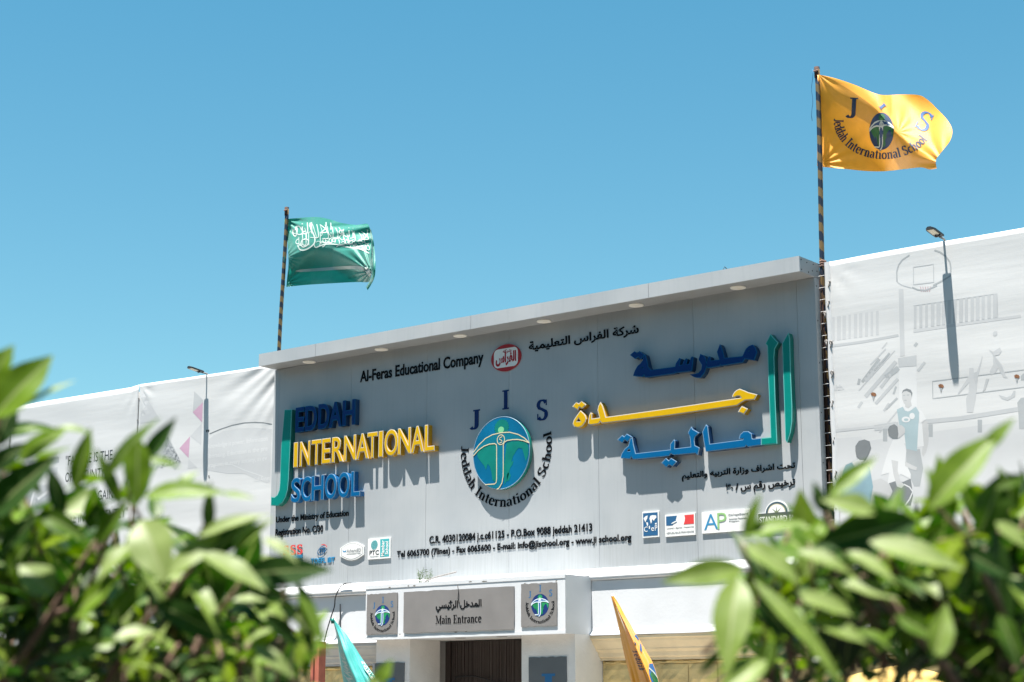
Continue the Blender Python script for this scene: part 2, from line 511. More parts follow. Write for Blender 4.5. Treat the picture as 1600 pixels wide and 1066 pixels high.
# chipped paint on the portal band, screws and dents on the canopy end
CHIP = M('bare_render', (.16, .14, .12), .9, .3, 30)
rnd = random.Random(31)
def chip(px, py, w_, h_, y):
    c = W(px, py, y)
    lp = [(c.x + w_ * math.cos(2 * PI * i / 9) * rnd.uniform(.5, 1.1), c.z + h_ * math.sin(2 * PI * i / 9) * rnd.uniform(.4, 1.1)) for i in range(9)]
    v, f = fill2d([lp])
    obj('paint_chip', [(p[0], y, p[1]) for p in v], f, CHIP, portal)
for px, py, w_, h_ in [(609, 918, .035, .012), (638, 915.5, .02, .012), (647, 915, .03, .012), (757, 908.5, .07, .012), (735, 909, .04, .01), (820, 913, .03, .02), (625, 991, .03, .008), (712, 988, .05, .008), (728, 987, .03, .006), (575, 931, .02, .015), (869, 908, .02, .012)]:
    chip(px, py, w_, h_, YP - .0072)
for y_, z_ in [(-.36, 7.70), (-.36, 7.56), (-.20, 7.69), (-.16, 7.56), (-.05, 7.60), (-.02, 7.70), (.08, 7.62)]:
    MB().tube([(XR + .002, y_, z_), (XR + .010, y_, z_)], .009, 8).build('screw', DARK, can)
for z_ in (7.40, 6.9, 6.3, 5.6, 4.9): MB().tube([(XR + .004, .05, z_), (XR + .012, .05, z_)], .008, 8).build('screw', DARK, B)

# ------------------------------------------------------------------ lettering
def map_wall(v, fx, y0):
    return [(fx(p)[0], y0 - p[2], fx(p)[1]) for p in v]
def text_line(name, s, pL, pR, top, y=0.0, off=0.012, depth=0.007, mat=BLACK, parent=None, box=False, label=None, cat=None, skew=0.0):
    """text between two points of the wall: pL/pR its ends on the baseline (or lowest point), top a pixel at cap height"""
    v, f = text2d(s, off, 0.5)
    x0, x1, yb0, yb1 = bbox(v)
    a, b, t = W(*pL, y), W(*pR, y), W(*top, y)
    if box:
        base, cap = yb0, yb1 - yb0
    else:
        c0 = bbox(text2d(s[0] if s[0].isupper() else 'H', off, 0.5)[0])
        base, cap = 0.0, c0[3]
    sx = (b.x - a.x) / (x1 - x0)
    szz = (t.z - a.z) / cap
    vv = [(a.x + (p[0] - x0) * sx, y - depth * (p[2] + .5) - 0.002, a.z + (p[1] - base) * szz) for p in v]
    # one part per word
    par = list(range(len(vv)))
    def root(i):
        while par[i] != i:
            par[i] = par[par[i]]; i = par[i]
        return i
    for q in f:
        for j in q[1:]: par[root(j)] = root(q[0])
    comp = {}
    for i in range(len(vv)): comp.setdefault(root(i), []).append(i)
    iv = sorted((min(vv[i][0] for i in c), max(vv[i][0] for i in c), k) for k, c in comp.items())
    gap = 0.17 * sx
    E_ = empty(name, (a.x, y, a.z), label, cat or 'lettering')
    words, hi = [], None
    for lo_, hi_, k in iv:
        if hi is None or lo_ - hi > gap: words.append(set()); hi = hi_
        words[-1].add(k); hi = max(hi, hi_)
    for ks in words:
        idx = [i for i in range(len(vv)) if root(i) in ks]
        mp = {i: n for n, i in enumerate(idx)}
        obj('word', [vv[i] for i in idx], [tuple(mp[i] for i in q) for q in f if q[0] in mp], mat, E_)
    return E_
text_line('company_lettering', 'Al-Feras Educational Company', (562.9, 597.2), (755.6, 567.5), (567, 579.5), off=.022, label='black English company name line under the left half of the canopy')
text_line('company_lettering', arabic('شركة الفراس التعليمية'), (826.6, 552), (998.5, 527), (995.5, 506.5), off=.025, box=True, label='black Arabic company name line right of the red oval badge')
text_line('small_lettering', 'Under the Ministry of Education', (431.5, 816.8), (545, 806.2), (432, 807.7), off=.022, label='black English line about the ministry, directly under the blue SCHOOL letters')
text_line('small_lettering', 'Registration No. C/30', (430.5, 837.2), (505, 830), (430.5, 827.2), off=.022, label='black English registration number line above the red and blue badges')
text_line('contact_lettering', 'C.R. 4030120084 j.c.c61125 - P.O.Box 9088 jeddah 21413', (671.1, 849.4), (925.6, 828.1), (671.1, 838.2), off=.022, label='upper black contact line with the post box number, centred low on the wall')
text_line('contact_lettering', 'Tel 6065700 (7lines) - Fax 6065600 - E-mail: info@jischool.org - www.ji school.org', (620.5, 870.9), (986.7, 842.5), (619.9, 861.4), off=.022, label='lower black contact line with telephone and web address')
text_line('small_lettering', arabic('تحت اشراف وزارة التربيه والتعليم'), (1065.8, 753.2), (1243, 735), (1241.7, 721.5), off=.025, box=True, label='upper black Arabic line below the long teal Arabic letters')
text_line('small_lettering', arabic('ترخيص رقم س / ٣٠'), (1134.7, 773), (1243, 763), (1241.7, 745), off=.025, box=True, label='lower black Arabic licence number line above the arched grey badge')

D3, BK = 0.104, 0.003   # front and back distance of the big letters from the cladding
def channel(name, loops, mats, parent, front=D3, back=BK, trim=0.009):
    """a channel letter from wall-plane loops [(x, z)]: return, trim cap and coloured face in one mesh"""
    m = MB()
    e = (front - back) / 2
    v, f = fill2d(loops, e)
    m.add([(p[0], -(front + back) / 2 - p[2], p[1]) for p in v], f, 1)
    outer = loops[0]
    holes = loops[1:]
    if trim:
        v, f = fill2d([inset(outer, -0.003)] + holes, 0.004)
        m.add([(p[0], -front - 0.0045 - p[2], p[1]) for p in v], f, 2)
        v, f = fill2d([inset(outer, trim)] + [inset(h, -trim) for h in holes], 0.0015)
        m.add([(p[0], -front - 0.0105 - p[2], p[1]) for p in v], f, 0)
    else:
        v, f = fill2d([inset(outer, 0.002)] + holes, 0.0015)
        m.add([(p[0], -front - 0.003 - p[2], p[1]) for p in v], f, 0)
    return m.build(name, mats, parent)
def letter(ch, px0, px1, base, topz, mats, parent, trim=0.009, off=0.022):
    """one bold condensed Latin channel letter between wall x of px0, px1"""
    m = MB()
    e = (D3 - BK) / 2
    xa_, xb_ = px0, px1
    v0, f0 = text2d(ch, off, 0.5, 5)
    x0, x1, y0, y1 = bbox(v0)
    H = bbox(text2d('H', off, .5, 5)[0])
    sx = (xb_ - xa_) / (x1 - x0)
    szz = (topz - base) / (H[3] - H[2])
    def put(dv, ya, yb, mi, vf):
        v, f = vf
        m.add([(xa_ + (p[0] - x0) * sx, ya + (yb - ya) * (0.5 - p[2]), base + (p[1] - H[2]) * szz) for p in v], f, mi)
    put(0, -D3, -BK, 1, (v0, f0))
    k = trim / ((sx + szz) / 2)
    put(0, -D3 - .0085, -D3 - .0005, 2, text2d(ch, off + .004, 0.5, 5))
    put(0, -D3 - .012, -D3 - .009, 0, text2d(ch, off - k, 0.5, 5))
    return m.build('letter', mats, parent)
def word(name, label, s, edges, b0, b1, t0, t1, mats, off=.022, trim=.009):
    """edges: pixel x of left/right of every letter (front face); baseline and top pixels at both ends"""
    fa, fb = W(*b0, -D3), W(*b1, -D3)
    ta, tb = W(*t0, -D3), W(*t1, -D3)
    base, top = (fa.z + fb.z) / 2, (ta.z + tb.z) / 2
    E_ = empty(name, (fa.x, 0, base), label, 'letter sign')
    for ch, (l, r) in zip(s, edges):
        yy = b0[1] + (b1[1] - b0[1]) * ((l + r) / 2 - b0[0]) / (b1[0] - b0[0]) - 20
        letter(ch, W(l, yy, -D3).x, W(r, yy, -D3).x, base, top, mats, E_, trim, off)
    return E_
word('blue_word_sign', 'navy blue raised word EDDAH in the canopy shade', 'EDDAH',
     [(462.3, 475.5), (477.2, 495), (497.8, 514.7), (514.5, 534), (535.8, 555)], (461.5, 674.7), (555, 664.6), (463, 637.2), (555, 624.1), [BLUD, BLUS, BLUA], trim=.007)
word('yellow_word_sign', 'yellow raised word INTERNATIONAL with white letter edges', 'INTERNATIONAL',
     [(459.5, 465.8), (469, 485), (487.3, 502.5), (503.5, 517), (519.2, 537), (538, 556.6), (556.8, 576.5), (574.5, 590.3), (592.2, 599), (601.2, 622), (622.3, 642.4), (642.5, 662.8), (664.2, 679.4)],
     (459, 730.6), (679, 704.0), (461, 692.4), (668, 663.4), [YEL, YELS, TRIM])
word('blue_word_sign', 'bright blue raised word SCHOOL at the bottom left of the wall', 'SCHOOL',
     [(455.5, 470), (471, 486.5), (487.5, 506.5), (508.2, 526.4), (528.4, 546.8), (549.2, 563)], (456, 784.8), (562, 775.8), (457, 748), (552, 736.8), [BLUA, BLUE2, BTRIM], trim=.0055)
def wl(pts, sc, ox, oy, y=-D3):
    return [((q := W(ox + p[0] / sc, oy + p[1] / sc, y)).x, q.z) for p in pts]
def arc_pts(cx, cy, rx, ry, a0, a1, n):
    return [(cx + rx * math.cos(math.radians(a0 + (a1 - a0) * i / n)), cy + ry * math.sin(math.radians(a0 + (a1 - a0) * i / n))) for i in range(n + 1)]
J = [(445.3, 640.5), (456.2, 640.3), (453.6, 700), (451.2, 748), (449.8, 764), (446.8, 776), (441.5, 785.5), (434.5, 790.6), (424.0, 790), (424.4, 777), (429.5, 777.4), (434.2, 773.5), (437.2, 765.5), (438.2, 755), (440.0, 700)]
Jt = empty('green_letter_sign', W(440, 790, 0), 'tall teal raised letter J left of the blue and yellow words', 'letter sign')
channel('letter', [wl(J, 1, 0, 0)], [GRN, GRNS, TEALEDGE], Jt, trim=.009)

# Arabic channel letters (traced outlines at the face plane)
A1 = empty('blue_arabic_sign', W(1085, 590, 0), 'navy blue raised Arabic word at top right under the canopy', 'letter sign')
mt = [BLUD, BLUS, BLUA]
k = (6.957, 970, 520)
channel('letter', [wl([(138, 470), (150, 432), (160, 408), (185, 365), (222, 332), (243, 302), (250, 262), (268, 240), (285, 300), (300, 372), (325, 408), (595, 372), (603, 335), (640, 278), (652, 284), (640, 355), (676, 350), (685, 320), (712, 281), (725, 286), (712, 345), (748, 340), (765, 275), (778, 260), (790, 270), (776, 400), (765, 416), (605, 434), (592, 424), (598, 440), (330, 478), (272, 486), (255, 455), (240, 478)], *k),
                   wl([(222, 388), (248, 386), (240, 372)], *k)], mt, A1, trim=.007)
channel('letter_dots', [wl([(105, 243), (152, 204), (180, 224), (206, 203), (258, 240), (222, 287), (192, 262), (158, 284)], *k)], mt, A1, trim=.007)
channel('letter', [wl([(850, 293), (868, 234), (905, 250), (930, 298), (934, 345), (930, 380), (908, 438), (868, 488), (835, 490), (798, 482), (753, 454), (800, 452), (850, 440), (880, 400), (886, 350)], *k)], mt, A1, trim=.007)
channel('letter', [wl([(937, 322), (962, 258), (974, 272), (976, 306), (1075, 295), (1050, 210), (1080, 129), (1098, 165), (1130, 278), (1325, 258), (1340, 228), (1362, 180), (1395, 148), (1437, 132), (1465, 165), (1481, 215), (1450, 300), (1350, 283), (1325, 322), (1098, 357), (1085, 345), (1074, 362), (945, 383), (932, 352)], *k),
                   wl([(1386, 200), (1396, 210), (1402, 197)], *k)], mt, A1, trim=.007)
A2 = empty('yellow_arabic_sign', W(1040, 660, 0), 'yellow raised Arabic word with a long horizontal stroke', 'letter sign')
mt = [YEL, YELS, TRIM]
channel('letter', [wl([(941, 661.6), (1040, 650), (1152, 633.8), (1158, 629.5), (1164.5, 625.6), (1179, 624.6), (1183.4, 616.6), (1170, 613.4), (1162, 610), (1156, 607.8), (1151, 610.3), (1148, 613), (1145.6, 617), (1144.4, 620), (1148.5, 621.4), (1152, 619.2), (1156.5, 619.2), (1158.6, 621.8), (1146, 623.6), (1040, 639.2), (947, 652.1), (944.8, 644), (941.8, 634), (938.6, 628.8), (935.4, 635), (934.3, 641), (937.4, 652.8), (925.2, 654.6), (925.4, 646.6), (923.4, 645), (921.4, 649), (920.3, 655), (919.8, 661.8), (922.6, 664.2), (935.5, 662.4), (938.4, 658.3)], 1, 0, 0)], mt, A2, trim=.010)
k = (10, 885, 600)
channel('letter', [wl([(225, 418), (255, 445), (282, 470), (305, 505), (316, 545), (300, 590), (250, 660), (190, 686), (130, 672), (105, 625), (120, 570), (165, 500)], *k), wl([(165, 588), (228, 588), (197, 535)], *k)], mt, A2, trim=.010)
channel('letter_dots', [wl([(100, 355), (160, 286), (200, 310), (240, 268), (312, 325), (245, 388), (205, 358), (180, 408)], *k)], mt, A2, trim=.010)
channel('letter_dots', [wl([(1159.5, 635), (1168.5, 639), (1162.5, 647.5), (1154, 643.5)], 1, 0, 0)], mt, A2, trim=.010)
A3 = empty('blue_arabic_sign', W(1085, 715, 0), 'bright blue raised Arabic word joined to the tall teal stroke', 'letter sign')
mt = [BLUA, BLUS, BTRIM]
k = (10, 955, 640)
channel('letter', [wl([(155, 762), (158, 735), (172, 690), (215, 620), (275, 570), (293, 500), (300, 465), (335, 438), (352, 555), (385, 690), (930, 630), (930, 545), (985, 473), (1000, 490), (995, 615), (1250, 585), (1245, 500), (1230, 410), (1204, 370), (1255, 273), (1275, 310), (1372, 366), (1310, 430), (1300, 480), (1310, 565), (1382, 600), (1355, 712), (1320, 680), (980, 712), (935, 685), (910, 725), (400, 776), (345, 776), (320, 735), (300, 770)], *k), wl([(252, 652), (306, 652), (285, 612)], *k)], mt, A3, trim=.006)
channel('letter_dots', [wl([(105, 475), (175, 406), (210, 430), (245, 383), (322, 425), (262, 502), (215, 470), (180, 522)], *k)], mt, A3, trim=.006)
channel('letter_dots', [wl([(793, 835), (860, 763), (905, 805), (940, 763), (1027, 815), (962, 887), (905, 860), (868, 902)], *k)], mt, A3, trim=.006)
k = (4.847, 1090, 510)
channel('letter', [wl([(40, 800), (66, 746), (78, 760), (94, 893), (330, 862), (346, 860), (350, 852), (317, 850), (325, 822), (350, 798), (385, 797), (410, 815), (413, 850), (420, 855), (484, 848), (484, 899), (385, 912), (370, 900), (362, 914), (65, 949), (50, 870)], *k)], mt, A3, trim=.006)
A4 = empty('green_arabic_sign', W(1225, 700, 0), 'two tall teal raised Arabic strokes at the right end of the wall', 'letter sign')
mt = [GRN, GRNS, TEALEDGE]
channel('letter', [wl([(485.5, 848), (557, 842), (552, 700), (540, 420), (532, 150), (518, 133), (555, 60), (575, 86), (612, 125), (585, 172), (580, 240), (590, 560), (604, 888), (485.5, 899)], *k)], mt, A4, trim=.009)
channel('letter', [wl([(645, 130), (690, 52), (699, 90), (703, 250), (709, 420), (717, 600), (716, 720), (705, 800), (680, 880), (668, 860), (660, 600), (650, 300)], *k)], mt, A4, trim=.009)

# ------------------------------------------------------------------ serif stroke letters
def A_(cx, cy, rx, ry, a0, a1, n=10): return arc_pts(cx, cy, rx, ry, a0, a1, n)
X_ = 0.46
SER = {  # advance, [(polyline, kind)]  kind: n = nib stroke, s = serif slab
    'J': (.42, [([(.27, .68), (.27, .16)] + A_(.16, .14, .11, .13, 0, -150, 8), 'n'), ([(.14, .685), (.40, .685)], 's')]),
    'I': (.36, [([(.18, .69), (.18, .01)], 'n'), ([(.04, .685), (.32, .685)], 's'), ([(.04, .015), (.32, .015)], 's')]),
    'S': (.54, [(A_(.26, .51, .16, .17, 25, 180, 10) + [(.14, .42), (.27, .36), (.40, .28)] + A_(.26, .18, .165, .175, 20, -150, 12), 'n'), ([(.43, .69), (.43, .49)], 't'), ([(.08, .01), (.08, .22)], 't')]),
    'M': (.86, [([(.15, .69), (.15, .01)], 'h'), ([(.15, .69), (.42, .05)], 'n'), ([(.42, .05), (.70, .69)], 'h'), ([(.70, .69), (.70, .01)], 'n'), ([(.03, .015), (.27, .015)], 's'), ([(.58, .015), (.84, .015)], 's'), ([(.03, .685), (.2, .685)], 's'), ([(.66, .685), (.84, .685)], 's')]),
    'E': (.58, [([(.17, .69), (.17, .01)], 'n'), ([(.04, .685), (.50, .685)], 's'), ([(.04, .015), (.52, .015)], 's'), ([(.17, .36), (.40, .36)], 's'), ([(.50, .69), (.50, .54)], 't'), ([(.52, .01), (.52, .17)], 't'), ([(.40, .45), (.40, .27)], 't')]),
    'e': (.46, [([(.08, .26), (.38, .26)], 'h'), (A_(.235, .23, .155, .23, 8, 320, 16), 'n')]),
    'd': (.52, [([(.37, .70), (.37, .01)], 'n'), (A_(.22, .23, .145, .22, 60, 300, 14), 'n'), ([(.26, .69), (.40, .69)], 's'), ([(.37, .015), (.50, .015)], 's')]),
    'a': (.46, [(A_(.20, .33, .13, .12, 150, 0, 8) + [(.33, .05)], 'n'), (A_(.20, .13, .12, .12, 80, 300, 12), 'n'), ([(.31, .02), (.44, .02)], 's')]),
    'h': (.54, [([(.14, .70), (.14, .01)], 'n'), (A_(.27, .30, .125, .15, 160, 0, 8) + [(.395, .01)], 'n'), ([(.02, .69), (.15, .69)], 's'), ([(.03, .015), (.25, .015)], 's'), ([(.30, .015), (.51, .015)], 's')]),
    'n': (.54, [([(.14, .45), (.14, .01)], 'n'), (A_(.27, .30, .125, .15, 160, 0, 8) + [(.395, .01)], 'n'), ([(.02, .44), (.15, .44)], 's'), ([(.03, .015), (.25, .015)], 's'), ([(.30, .015), (.51, .015)], 's')]),
    't': (.34, [([(.16, .60), (.16, .10)] + A_(.24, .10, .08, .09, 180, 300, 5), 'n'), ([(.03, .44), (.30, .44)], 's')]),
    'r': (.42, [([(.14, .45), (.14, .01)], 'n'), (A_(.27, .30, .12, .14, 150, 40, 6), 'n'), ([(.02, .44), (.15, .44)], 's'), ([(.03, .015), (.26, .015)], 's')]),
    'i': (.28, [([(.14, .45), (.14, .01)], 'n'), ([(.02, .44), (.15, .44)], 's'), ([(.03, .015), (.26, .015)], 's'), ([(.14, .68), (.14, .57)], 'n')]),
    'o': (.50, [(A_(.25, .23, .165, .215, 90, 450, 20), 'n')]),
    'l': (.28, [([(.14, .70), (.14, .01)], 'n'), ([(.02, .69), (.15, .69)], 's'), ([(.03, .015), (.26, .015)], 's')]),
    'S2': (.5, []), 'c': (.44, [(A_(.23, .23, .155, .22, 45, 315, 14), 'n')]),
    ' ': (.24, [])}
def ribbon(pts, hw):
    """quad strip along a polyline; hw: half width, or function of direction"""
    v, f = [], []
    n = len(pts)
    for i, p in enumerate(pts):
        a, b = pts[max(i - 1, 0)], pts[min(i + 1, n - 1)]
        dx, dy = b[0] - a[0], b[1] - a[1]
        l = math.hypot(dx, dy) or 1e-9
        dx, dy = dx / l, dy / l
        h = hw(dx, dy) if callable(hw) else hw
        v += [(p[0] + dy * h, p[1] - dx * h), (p[0] - dy * h, p[1] + dx * h)]
    for i in range(n - 1):
        f.append((2 * i, 2 * i + 2, 2 * i + 3, 2 * i + 1))
    return v, f
def serif(ch, bold=1.0):
    """list of (verts2d, faces) pieces of a letter"""
    out = []
    for pts, kd in SER[ch][1]:
        if kd == 'n': hw = lambda dx, dy: (0.022 + 0.045 * abs(dy)) * bold
        elif kd == 'h': hw = 0.020 * bold
        elif kd == 's': hw = 0.024 * bold
        else: hw = 0.022 * bold
        dn = []             # subdivide straight strokes so they can bend on cloth
        for a, b in zip(pts, pts[1:]):
            k = max(1, int(math.hypot(b[0] - a[0], b[1] - a[1]) / .07))
            dn += [(a[0] + (b[0] - a[0]) * i / k, a[1] + (b[1] - a[1]) * i / k) for i in range(k)]
        pts = dn + [pts[-1]]
        out.append(ribbon(pts, hw))
    return out
def put_serif(mb, ch, place, lift, mi=0, bold=1.0):
    """place((x, y), h) -> 3-D point at height h above the surface; pieces get slightly different heights"""
    for i, (v, f) in enumerate(serif(ch, bold)):
        mb.add([place(p, lift + 0.0006 * i) for p in v], f, mi)
def ring_text(mb, s, cx, cy, Rx, Ry, a0, a1, cap, place, lift, bold=1.25, hx=1.0):
    """text along the lower half of an ellipse, letter tops towards its centre; angles in degrees, a1 > a0"""
    tot = sum(SER[c][0] for c in s)
    acc = 0
    scale = cap / 0.69
    for c in s:
        adv = SER[c][0]
        an = math.radians(a0 + (a1 - a0) * (acc + adv / 2) / tot)
        wid = (a1 - a0) / tot
        # tangent along increasing angle, inward normal
        px, py = cx + Rx * math.cos(an), cy + Ry * math.sin(an)
        tx, ty = -Rx * math.sin(an), Ry * math.cos(an)
        tl = math.hypot(tx, ty)
        per = tl * math.radians(wid)       # surface length per unit advance
        tx, ty = tx / tl, ty / tl
        nx, ny = -ty, tx
        def pl(p, h, px=px, py=py, tx=tx, ty=ty, nx=nx, ny=ny, per=per, adv=adv):
            u, q = (p[0] - adv / 2) * per, p[1] * scale
            return place((px + tx * u + nx * q, py + ty * u + ny * q), h)
        put_serif(mb, c, pl, lift, 0, bold)
        acc += adv

# ------------------------------------------------------------------ the globe emblem
LAND_L = [(-.86, .08), (-.75, .20), (-.52, .28), (-.30, .32), (-.19, .26), (-.17, .05), (-.17, -.80), (-.30, -.72), (-.34, -.50), (-.40, -.33), (-.47, -.26), (-.54, -.42), (-.60, -.30), (-.72, -.18), (-.83, -.05)]
LAND_R = [(.17, .10), (.20, .26), (.40, .28), (.66, .27), (.90, .20), (.96, .05), (.93, -.18), (.86, -.30), (.80, -.12), (.74, .05), (.62, .08), (.56, .04), (.42, -.13), (.36, -.28), (.44, -.25), (.40, -.36), (.32, -.44), (.28, -.60), (.22, -.75), (.12, -.88), (.10, -.40)]
LAND_T = [(math.cos(a) * r * .27 + .02, math.sin(a) * r * .24 + .70) for a, r in [(2 * PI * i / 36, 1.0 if i % 2 else .86) for i in range(36)]]
LAND_M = [(.22, -.60), (.30, -.56), (.34, -.66), (.28, -.78), (.20, -.80)]
ARM_U = [(-.98, .10), (-.80, .28), (-.55, .45), (-.30, .53), (.0, .555), (.3, .54), (.6, .45), (.82, .33), (.97, .20)]
ARM_L1 = [(-.99, .0), (-.80, .15), (-.60, .24), (-.40, .28), (-.22, .275), (-.165, .24), (-.15, .18), (-.15, -.70), (-.165, -.80), (-.22, -.84), (-.56, -.83)]
ARM_L2 = [(.99, .18), (.80, .26), (.60, .31), (.40, .325), (.22, .32), (.12, .28), (.085, .20), (.085, -.40), (.08, -.65), (.04, -.83), (-.06, -.96), (-.14, -.99)]
BODY = [(-.99, 0.0), (-.98, .10), (-.80, .28), (-.55, .45), (-.30, .53), (0, .555), (.3, .54), (.6, .45), (.82, .33), (.97, .20), (.80, .26), (.60, .31), (.40, .325), (.22, .32), (.12, .28), (.085, .20), (.085, -.40), (.08, -.65), (.04, -.83), (-.06, -.96), (-.2, -.97), (-.4, -.91), (-.56, -.83), (-.22, -.84), (-.165, -.80), (-.15, -.70), (-.15, .18), (-.165, .24), (-.22, .275), (-.40, .28), (-.60, .24), (-.80, .15)]
def subdiv(v, f, maxlen):
    bm = bmesh.new()
    vs_ = [bm.verts.new((p[0], p[1], 0)) for p in v]
    for q in f:
        try: bm.faces.new([vs_[i] for i in q])
        except ValueError: pass
    for _ in range(4):
        es = [e for e in bm.edges if e.calc_length() > maxlen]
        if not es: break
        bmesh.ops.subdivide_edges(bm, edges=es, cuts=1)
        bmesh.ops.triangulate(bm, faces=[q for q in bm.faces if len(q.verts) > 3])
    bm.verts.index_update()
    ov = [(p.co.x, p.co.y) for p in bm.verts]
    of = [tuple(p.index for p in q.verts) for q in bm.faces]
    bm.free()
    return ov, of
def emblem_parts(place, parent, pal, lift, step, disc=True, lw=.022, fine=None):
    """land, figure and lines of the globe; place((u, v), h) -> 3-D"""
    def piece(name, loops, mat, h):
        v, f = fill2d(loops)
        v = [(p[0], p[1]) for p in v]
        if fine: v, f = subdiv(v, f, fine)
        obj(name, [place(p, h) for p in v], f, mat, parent)
    if disc:
        piece('globe_face', [[(math.cos(2 * PI * i / 48) * .985, math.sin(2 * PI * i / 48) * .985) for i in range(48)]], pal['sea'], lift)
    piece('land', [LAND_L], pal['land'], lift + step)
    piece('land', [LAND_R], pal['land'], lift + step)
    piece('land', [LAND_T], pal['land'], lift + step)
    piece('land', [LAND_M], pal['land'], lift + step)
    piece('figure', [BODY], pal['body'], lift + step * 2)
    piece('figure_head', [[(math.cos(2 * PI * i / 20) * .105 + .0, math.sin(2 * PI * i / 20) * .09 + .635) for i in range(20)]], pal['head'], lift + step * 2)
    m = MB()
    for i, (ln, ww) in enumerate([(ARM_U, lw), (ARM_L1, lw), (ARM_L2, lw), ([(math.cos(2 * PI * i / 20) * .13 + .0, math.sin(2 * PI * i / 20) * .135 + .36) for i in range(21)], lw * .9),
                               ([(.05, .44), (-.03, .42), (-.05, .38), (.04, .33), (.03, .29), (-.05, .27)], lw * .8)]):
        v, f = ribbon(ln, ww)
        m.add([place(p, lift + step * 3 + i * step * .15) for p in v], f)
    m.build('outline', pal['line'], parent)
RING = 'Jeddah International School'
def jis(place, parent, mat, sc, lift, pos=((-1.15, .97), (.03, 1.48), (1.22, 1.03)), h=.56, bold=1.1, wx=.9):
    for c, (cx, cy) in zip('JIS', pos):
        m = MB()
        adv = SER[c][0]
        put_serif(m, c, lambda p, hh: place((cx + (p[0] - adv / 2) * h / .69 * wx, cy + (p[1] - .345) * h / .69), hh), lift, 0, bold)
        m.build('initial_letter', mat, parent)

# big globe on the wall
gl = W(715 + 118 / 4.844, 600 + 545 / 4.844, -.10); gr = W(715 + 547 / 4.844, 600 + 500 / 4.844, -.10)
gt = W(715 + 340 / 4.844, 600 + 247 / 4.844, -.10); gb = W(715 + 325 / 4.844, 600 + 798 / 4.844, -.10)
GX, GZ, GR = (gl.x + gr.x) / 2, (gt.z + gb.z) / 2, ((gr.x - gl.x) + (gt.z - gb.z)) / 4
G = empty('globe_sign', (GX, 0, GZ), 'round teal and blue raised globe disc at the middle of the wall', 'emblem sign')
def ring_solid(name, prof, mats, parent, n=72, mis=None):
    m = MB()
    for r, y in prof:
        for j in range(n):
            a = 2 * PI * j / n
            m.v.append((GX + r * math.cos(a), y, GZ + r * math.sin(a)))
    for k in range(len(prof) - 1):
        for j in range(n):
            j2 = (j + 1) % n
            m.f.append((k * n + j, (k + 1) * n + j, (k + 1) * n + j2, k * n + j2)); m.m.append(mis[k] if mis else 0)
    m.f.append(tuple(range(n))); m.m.append(0)
    m.f.append(tuple((len(prof) - 1) * n + j for j in reversed(range(n)))); m.m.append(0)
    return m.build(name, mats, parent)
ring_solid('globe_rim', [(GR * .96, -.02), (GR * .99, -.022), (GR, -.03), (GR, -.092), (GR * .995, -.098), (GR * .975, -.10)], [GRNS], G).data.polygons.foreach_set('use_smooth', [True] * 0 or [True] * (72 * 5 + 2))
rim = MB(); n = 72
for r, y in ((GR * 1.002, -.0965), (GR * 1.0, -.103), (GR * .992, -.104), (GR * .986, -.1015)):
    for j in range(n): rim.v.append((GX + r * math.cos(2 * PI * j / n), y, GZ + r * math.sin(2 * PI * j / n)))
for kk in range(3):
    for j in range(n):
        rim.f.append((kk * n + j, (kk + 1) * n + j, (kk + 1) * n + (j + 1) % n, kk * n + (j + 1) % n)); rim.m.append(0)
rim.build('trim_ring', BTRIM, G, True)
def gplace(p, h): return (GX + p[0] * GR, -.100 - h, GZ + p[1] * GR)
SEA = M('sea_print', (0.003, 0.115, 0.235), 0.25, 0.28, 1.1, spec=.25)
PAL1 = dict(sea=SEA, land=M('land_print', (0.004, 0.17, 0.14), 0.3, .15, 4), body=M('figure_print', (0.004, 0.15, 0.22), 0.3, .12, 3), head=M('head_print', (0.18, 0.50, 0.25), .3), line=GOLDP)
emblem_parts(gplace, G, PAL1, .0015, .0018, lw=.0135)
gc = (W(715 + 28 / 4.844, 600 + 500 / 4.844, 0), W(715 + 715 / 4.844, 600 + 440 / 4.844, 0), W(715 + 350 / 4.844, 600 + 930 / 4.844, 0))
RX0 = (gc[1].x - gc[0].x) / 2
RCX, RCZ = (gc[0].x + gc[1].x) / 2, gc[2].z + RX0
rt = MB()
ring_text(rt, RING, RCX, RCZ, RX0, RX0, 172, 372, GR * .27, lambda p, h: (p[0], -h, p[1]),   .005, bold=1.08)
tag(rt.build('ring_lettering', BLACK), 'black serif school name curving under the wall globe', 'lettering')
for c, x0, x1, zt_, zb_ in (('J', 92, 172, (130, 197), (125, 347)), ('I', 340, 390, (365, 47), (364, 193)), ('S', 598, 685, (640, 118), (640, 278))):
    a, b = W(715 + x0 / 4.844, 600 + zt_[1] / 4.844, 0), W(715 + x1 / 4.844, 600 + zt_[1] / 4.844, 0)
    t_, b_ = W(715 + zt_[0] / 4.844, 600 + zt_[1] / 4.844, 0), W(715 + zb_[0] / 4.844, 600 + zb_[1] / 4.844, 0)
    pcs = serif(c, 1.15)
    xs = [p[0] for v, f in pcs for p in v]; ys = [p[1] for v, f in pcs for p in v]
    m = MB()
    put_serif(m, c, lambda p, h: (a.x + (p[0] - min(xs)) / (max(xs) - min(xs)) * (b.x - a.x), -h, b_.z + (p[1] - min(ys)) / (max(ys) - min(ys)) * (t_.z - b_.z)), .004, 0, 1.15)
    tag(m.build('initial_letter', NAVY), {'J': 'navy serif letter J left above the wall globe', 'I': 'navy serif letter I straight above the wall globe', 'S': 'navy serif letter S right above the wall globe'}[c], 'letter')

